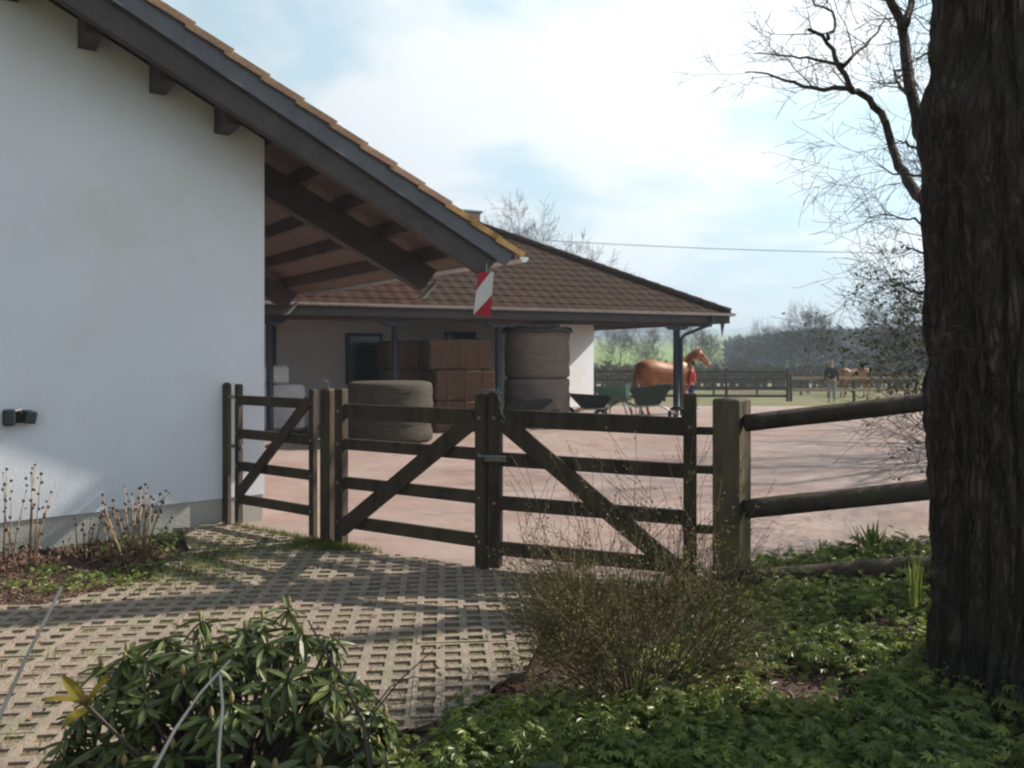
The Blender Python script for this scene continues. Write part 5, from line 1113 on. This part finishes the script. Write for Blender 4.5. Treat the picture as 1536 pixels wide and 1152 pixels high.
dried(Vector((-3.02, 5.95, 0)), 6, .50, .14, 21, "sparse dried stalks just left of the bushy dried perennial")
dried(Vector((-3.62, 5.75, 0)), 7, .78, .12, 2, "tall thin dried stalks with dark knots near the left edge")
dried(Vector((-3.86, 5.85, 0)), 6, .72, .10, 3, "dried stalks at the extreme left edge below the lamp")
dried(Vector((-3.30, 5.95, 0)), 5, .42, .08, 4, "short dried stalks between the two dried clumps", M_seed)
# ---------------------------------------------------------------- ground cover, grass, mulch
CL = []; CFc = []
for k in range(5):                                                   # palmate lobed leaf
    a = (k - 2) * .62; n = len(CL); ln = 1.0 if abs(k - 2) < 1.5 else .75
    CL += [(0, 0, 0), (ln * .55 * math.cos(a - .26), ln * .55 * math.sin(a - .26), .05), (ln * math.cos(a), ln * math.sin(a), -.08), (ln * .55 * math.cos(a + .26), ln * .55 * math.sin(a + .26), .05)]; CFc.append((n, n + 1, n + 2, n + 3))
def merge_lobes(CL, CF):
    v = [(0, 0, 0)]; f = []
    for k, q in enumerate(CF):
        n = len(v); v += [CL[q[1]], CL[q[2]], CL[q[3]]]; f.append((0, n, n + 1, n + 2))
    return v, f
CLv, CLf = merge_lobes(CL, CFc)
rs = np.random.RandomState(12)
def on_bed(x, y):
    if inside(path_poly, x, y): return False
    return y < yard_edge(x) - .05
def cover(nplants, region, dens, name, label, size=(.03, .055), hh=(.05, .20), per=26, seed=1, m=M_cover):
    rs = np.random.RandomState(seed); P_ = []; Y = []; Pt = []; S_ = []
    tries = 0
    while len(P_) < nplants * per and tries < nplants * 60:
        tries += 1
        x = rs.uniform(region[0], region[1]); y = rs.uniform(region[2], region[3])
        if not on_bed(x, y) or rs.rand() > dens(x, y): continue
        hp_ = rs.uniform(*hh); R0 = rs.uniform(.07, .14); z0 = bed_h(x, y)
        for k in range(per):
            a = rs.rand() * 6.28; q = math.sqrt(rs.rand()); P_.append((x + math.cos(a) * R0 * q, y + math.sin(a) * R0 * q, z0 + hp_ * (1 - .55 * q * q) * rs.uniform(.55, 1.05))); Y.append(a + rs.randn() * .4); Pt.append(-.15 - .45 * q + rs.randn() * .3); S_.append(rs.uniform(*size))
    n = len(P_); o = scatter(name, CLv, CLf, placed(rotmats(n, np.array(Y), np.array(Pt), rs.randn(n) * .35, np.array(S_)), P_), m); o["kind"] = "stuff"; o["label"] = label; o["category"] = "ground cover"; return o
def gap(x, y):
    g_ = 1.0
    for (cx, cy, r_) in ((1.95, 4.30, .22), (1.35, 3.60, .27), (.35, 3.60, .42), (.9, 4.6, .3)):
        if (x - cx) ** 2 + (y - cy) ** 2 < r_ * r_: g_ = .03
    return g_
cover(1500, (-.3, 4.4, 2.2, 6.3), lambda x, y: gap(x, y) * (1 if x > .95 or y < 3.35 else .25) * (1 if noise.noise(Vector((x * 1.6, y * 1.6, 4))) > -.28 else .15), "ground_cover", "low bright green lobed ground cover round the foot of the big tree", seed=3)
cover(150, (-1.0, 1.2, 2.55, 3.5), lambda x, y: 1, "ground_cover", "green ground cover along the path edge below the broom bush", seed=5)
cover(36, (-3.5, -2.3, 5.2, 6.9), lambda x, y: (1 if x > -2.75 else .35) * (0 if abs(x + 2.86) < .13 and abs(y - 5.85) < .15 else 1), "ground_cover", "green leafy patches among the mulch by the white wall", (.022, .04), (.03, .11), 24, 6)
# spiky bulbs leaves near the fence
def blades(c, n, h, r, label, name="leaf_tuft", m=M_cover, wd=.008, lean=.5, group=None, seed=0):
    rs = random.Random(seed); b = MB()
    for k in range(n):
        a = rs.uniform(0, 6.28); d = Vector((math.cos(a), math.sin(a), 0)); sd = Vector((-d.y, d.x, 0)); p = c + d * rs.random() * r; L = h * rs.uniform(.6, 1.1); le = lean * rs.random()
        q = [p, p + d * le * L * .3 + UP * L * .6, p + d * le * L + UP * L]
        b.add([q[0] - sd * wd, q[0] + sd * wd, q[1] + sd * wd, q[1] - sd * wd, q[2]], [(0, 1, 2, 3), (3, 2, 4)])
    o = b.build(name, m); tag(o, label, "plant", group); return o
blades(Vector((2.62, 5.62, .12)), 30, .26, .10, "spiky green leaf tuft behind the bottom log rail", seed=2, wd=.014)
blades(Vector((2.32, 4.45, .10)), 16, .36, .03, "upright narrow dark leaf tuft among the ground cover", seed=3, wd=.007, lean=.12)
blades(Vector((2.30, 5.60, .08)), 40, .14, .18, "low green tuft at the yard edge behind the fence", seed=4)
# grass at the foot of the posts and in paver cells
G = []; rs = np.random.RandomState(8)
while len(G) < 6000:
    r_ = rs.rand()
    if r_ < .10: x, y = -1.55 + rs.randn() * .14, 6.32 + rs.randn() * .05
    elif r_ < .28: x, y = -1.30 + rs.randn() * .25, 6.17 + rs.randn() * .06
    elif r_ < .36: x, y = rs.uniform(-2.5, -1.6), 0; y = yard_edge(x) - .06 + rs.randn() * .03
    elif r_ < .62: x, y = -2.35 + rs.randn() * .30, 5.75 + rs.randn() * .35
    else: x, y = rs.uniform(-4, .2), rs.uniform(2.6, 6.8)
    if not inside(path_poly, x, y) : continue
    if r_ >= .62 and (noise.noise(Vector((x * 1.5, y * 1.5, 9))) < .12): continue
    G.append((x, y, .041))
n = len(G); GV = [(0, -.0022, 0), (0, .0022, 0), (.6, 0, .06), (1, 0, .16)]; GF = [(0, 1, 2), (0, 2, 3)]
g = scatter("grass", [(0, -.06, 0), (0, .06, 0), (.55, .04, .02), (1, 0, .12)], [(0, 1, 2, 3)], placed(rotmats(n, rs.rand(n) * 6.28, .7 + rs.rand(n) * .8, rs.randn(n) * .5, .02 + .045 * rs.rand(n)), G), M_grass); g["kind"] = "stuff"; g["label"] = "short grass and moss growing in the lattice pavers and at the posts"; g["category"] = "grass"
# bark chips
CP = []; rs = np.random.RandomState(18)
while len(CP) < 16400:
    if rs.rand() < .03:
        x, y = rs.uniform(-4, .2), rs.uniform(2.4, 6.6)
        if inside(path_poly, x, y): CP.append((x, y, .056)); continue
    if rs.rand() < .45: x, y = rs.uniform(-4.6, -2.2), rs.uniform(4.4, 7)
    else: x, y = rs.uniform(-.4, 3.8), rs.uniform(2.3, 5.4)
    if on_bed(x, y) or (inside(path_poly, x, y) and edge_dist(path_poly, x, y) < .12 and rs.rand() < .2): CP.append((x, y, bed_h(x, y) + .006 + (0.04 if inside(path_poly, x, y) else 0)))
n = len(CP); g = scatter("bark_chips", [(-.5, -.16, 0), (.5, -.14, .02), (.48, .16, .0), (-.45, .15, .05)], [(0, 1, 2, 3)], placed(rotmats(n, rs.rand(n) * 6.28, rs.randn(n) * .35, rs.randn(n) * .5, .015 + .035 * rs.rand(n)), CP), M_chip); g["kind"] = "stuff"; g["label"] = "brown bark chips scattered over the planting beds"; g["category"] = "bark mulch"

# straw litter on the yard and the stable floor
ST = []; rs = np.random.RandomState(44)
while len(ST) < 5200:
    r_ = rs.rand()
    if r_ < .55: x, y = rs.uniform(-4.5, 2.5), rs.uniform(12.6, 18)
    elif r_ < .8: x, y = -2.2 + rs.randn() * 1.2, 13.6 + rs.randn() * .7
    else: x, y = rs.uniform(-2, 7), rs.uniform(6.6, 14)
    if y > yard_edge(x) + .1: ST.append((x, y, .010))
n = len(ST); g = scatter("straw_litter", [(-.5, -.02, 0), (.5, -.02, .01), (.5, .02, .01), (-.5, .02, 0)], [(0, 1, 2, 3)], placed(rotmats(n, rs.rand(n) * 6.28, rs.randn(n) * .1, rs.randn(n) * .3, .05 + .13 * rs.rand(n)), ST), mat("loose_straw", (.42, .32, .18), (.28, .20, .12), 9, .9, island=.4)); g["kind"] = "stuff"; g["label"] = "loose straw littered over the yard paving before the stable"; g["category"] = "straw"
# ---------------------------------------------------------------- far woods and hedges
def wood(name, n, fx, seed, hmin, hmax, label, m=M_wood_far, tw=14):
    rs = random.Random(seed); V = []; F = []
    for k in range(n):
        x, y = fx(rs); z = land_h(x, y); H = rs.uniform(hmin, hmax); cw = H * rs.uniform(.22, .34)
        n0 = len(V); V += [(x - .12, y, z - .3), (x + .12, y, z - .3), (x, y, z + H * .9)]; F.append((n0, n0 + 1, n0 + 2))
        for q in range(tw):
            a = rs.uniform(0, 6.28); zz3 = z + H * (.22 + .70 * rs.random()); fr = math.sqrt(max(.05, 1 - ((zz3 - z) / H - .55) ** 2 / .28)); l = cw * fr * rs.uniform(.5, 1.1); p = (x, y, zz3)
            e = (x + math.cos(a) * l, y + math.sin(a) * l, zz3 + l * rs.uniform(.3, 1.0)); wv = H * .035 * rs.uniform(.5, 1.4)
            n0 = len(V); V += [p, (e[0], e[1], e[2]), (e[0] + rs.uniform(-wv, wv), e[1] + rs.uniform(-wv, wv), e[2] - wv * 2.5), (p[0], p[1], p[2] - wv)]; F.append((n0, n0 + 1, n0 + 2, n0 + 3))
    o = raw(name, V, F, m); o["kind"] = "stuff"; o["label"] = label; o["category"] = "wood"; return o
wood("far_wood", 1500, lambda r: (lambda y: ((r.uniform(.28, .75)) * y, y))(r.uniform(150, 240)), 4, 4.5, 7.0, "blue grey leafless wood on the rise at the right", tw=26)
wood("far_wood", 1100, lambda r: (lambda y: (r.uniform(-.1, .23) * y, y))(r.uniform(560, 680)), 5, 10, 16, "dark wooded ridge far beyond the fields on the left", tw=12)
wood("far_wood", 700, lambda r: (lambda y: (r.uniform(.2, .5) * y, y))(r.uniform(1500, 1750)), 6, 14, 24, "faint blue wooded hills on the horizon", tw=8)
wood("far_hedge", 420, lambda r: (lambda x: (x, 118 + x * .12 + r.uniform(-3, 3)))(r.uniform(0, 75)), 7, 1.6, 3.6, "brownish hedge along the near side of the fields", tw=24)
wood("far_hedge", 300, lambda r: (lambda x: (x, 66 + r.uniform(-2, 2)))(r.uniform(5, 34)), 8, 1.0, 2.2, "low scrubby hedge beyond the far paddock", mat("scrub", (0.15, 0.13, 0.08), (0.09, 0.09, 0.05), .3, .95, island=.4), tw=26)
# overhead cable
b = MB(); c0 = Vector((-10, 62, 0)); pts_ = []
pA, pB = px(690, 352, 55), px(1560, 380, 55)
for k in range(25):
    t = k / 24; p = pA.lerp(pB, t); p.z -= 1.2 * 4 * t * (1 - t) * .35; pts_.append(p)
b.tube(pts_, .028, 5); cab = b.build("power_line", mat("cable", (.35, .35, .37), (.3, .3, .32), 3)); tag(cab, "thin overhead cable crossing the sky above the stable roof", "cable")
# haze
b = MB(); b.hexa([(-3300, -70, -7), (3300, -70, -7), (3300, 4300, -7), (-3300, 4300, -7)], [(-3300, -70, 95), (3300, -70, 95), (3300, 4300, 95), (-3300, 4300, 95)])
hm = bpy.data.materials.new("haze_air"); hm.use_nodes = True; t = hm.node_tree; t.nodes.clear(); o = N(t, "ShaderNodeOutputMaterial"); pv = N(t, "ShaderNodeVolumePrincipled"); pv.inputs["Color"].default_value = (.68, .84, 1, 1); pv.inputs["Density"].default_value = .0013; pv.inputs["Anisotropy"].default_value = .2
t.links.new(pv.outputs[0], o.inputs["Volume"]); hz = b.build("haze", hm); hz["kind"] = "stuff"
print("pavers", npav, "objects", len(bpy.data.objects))
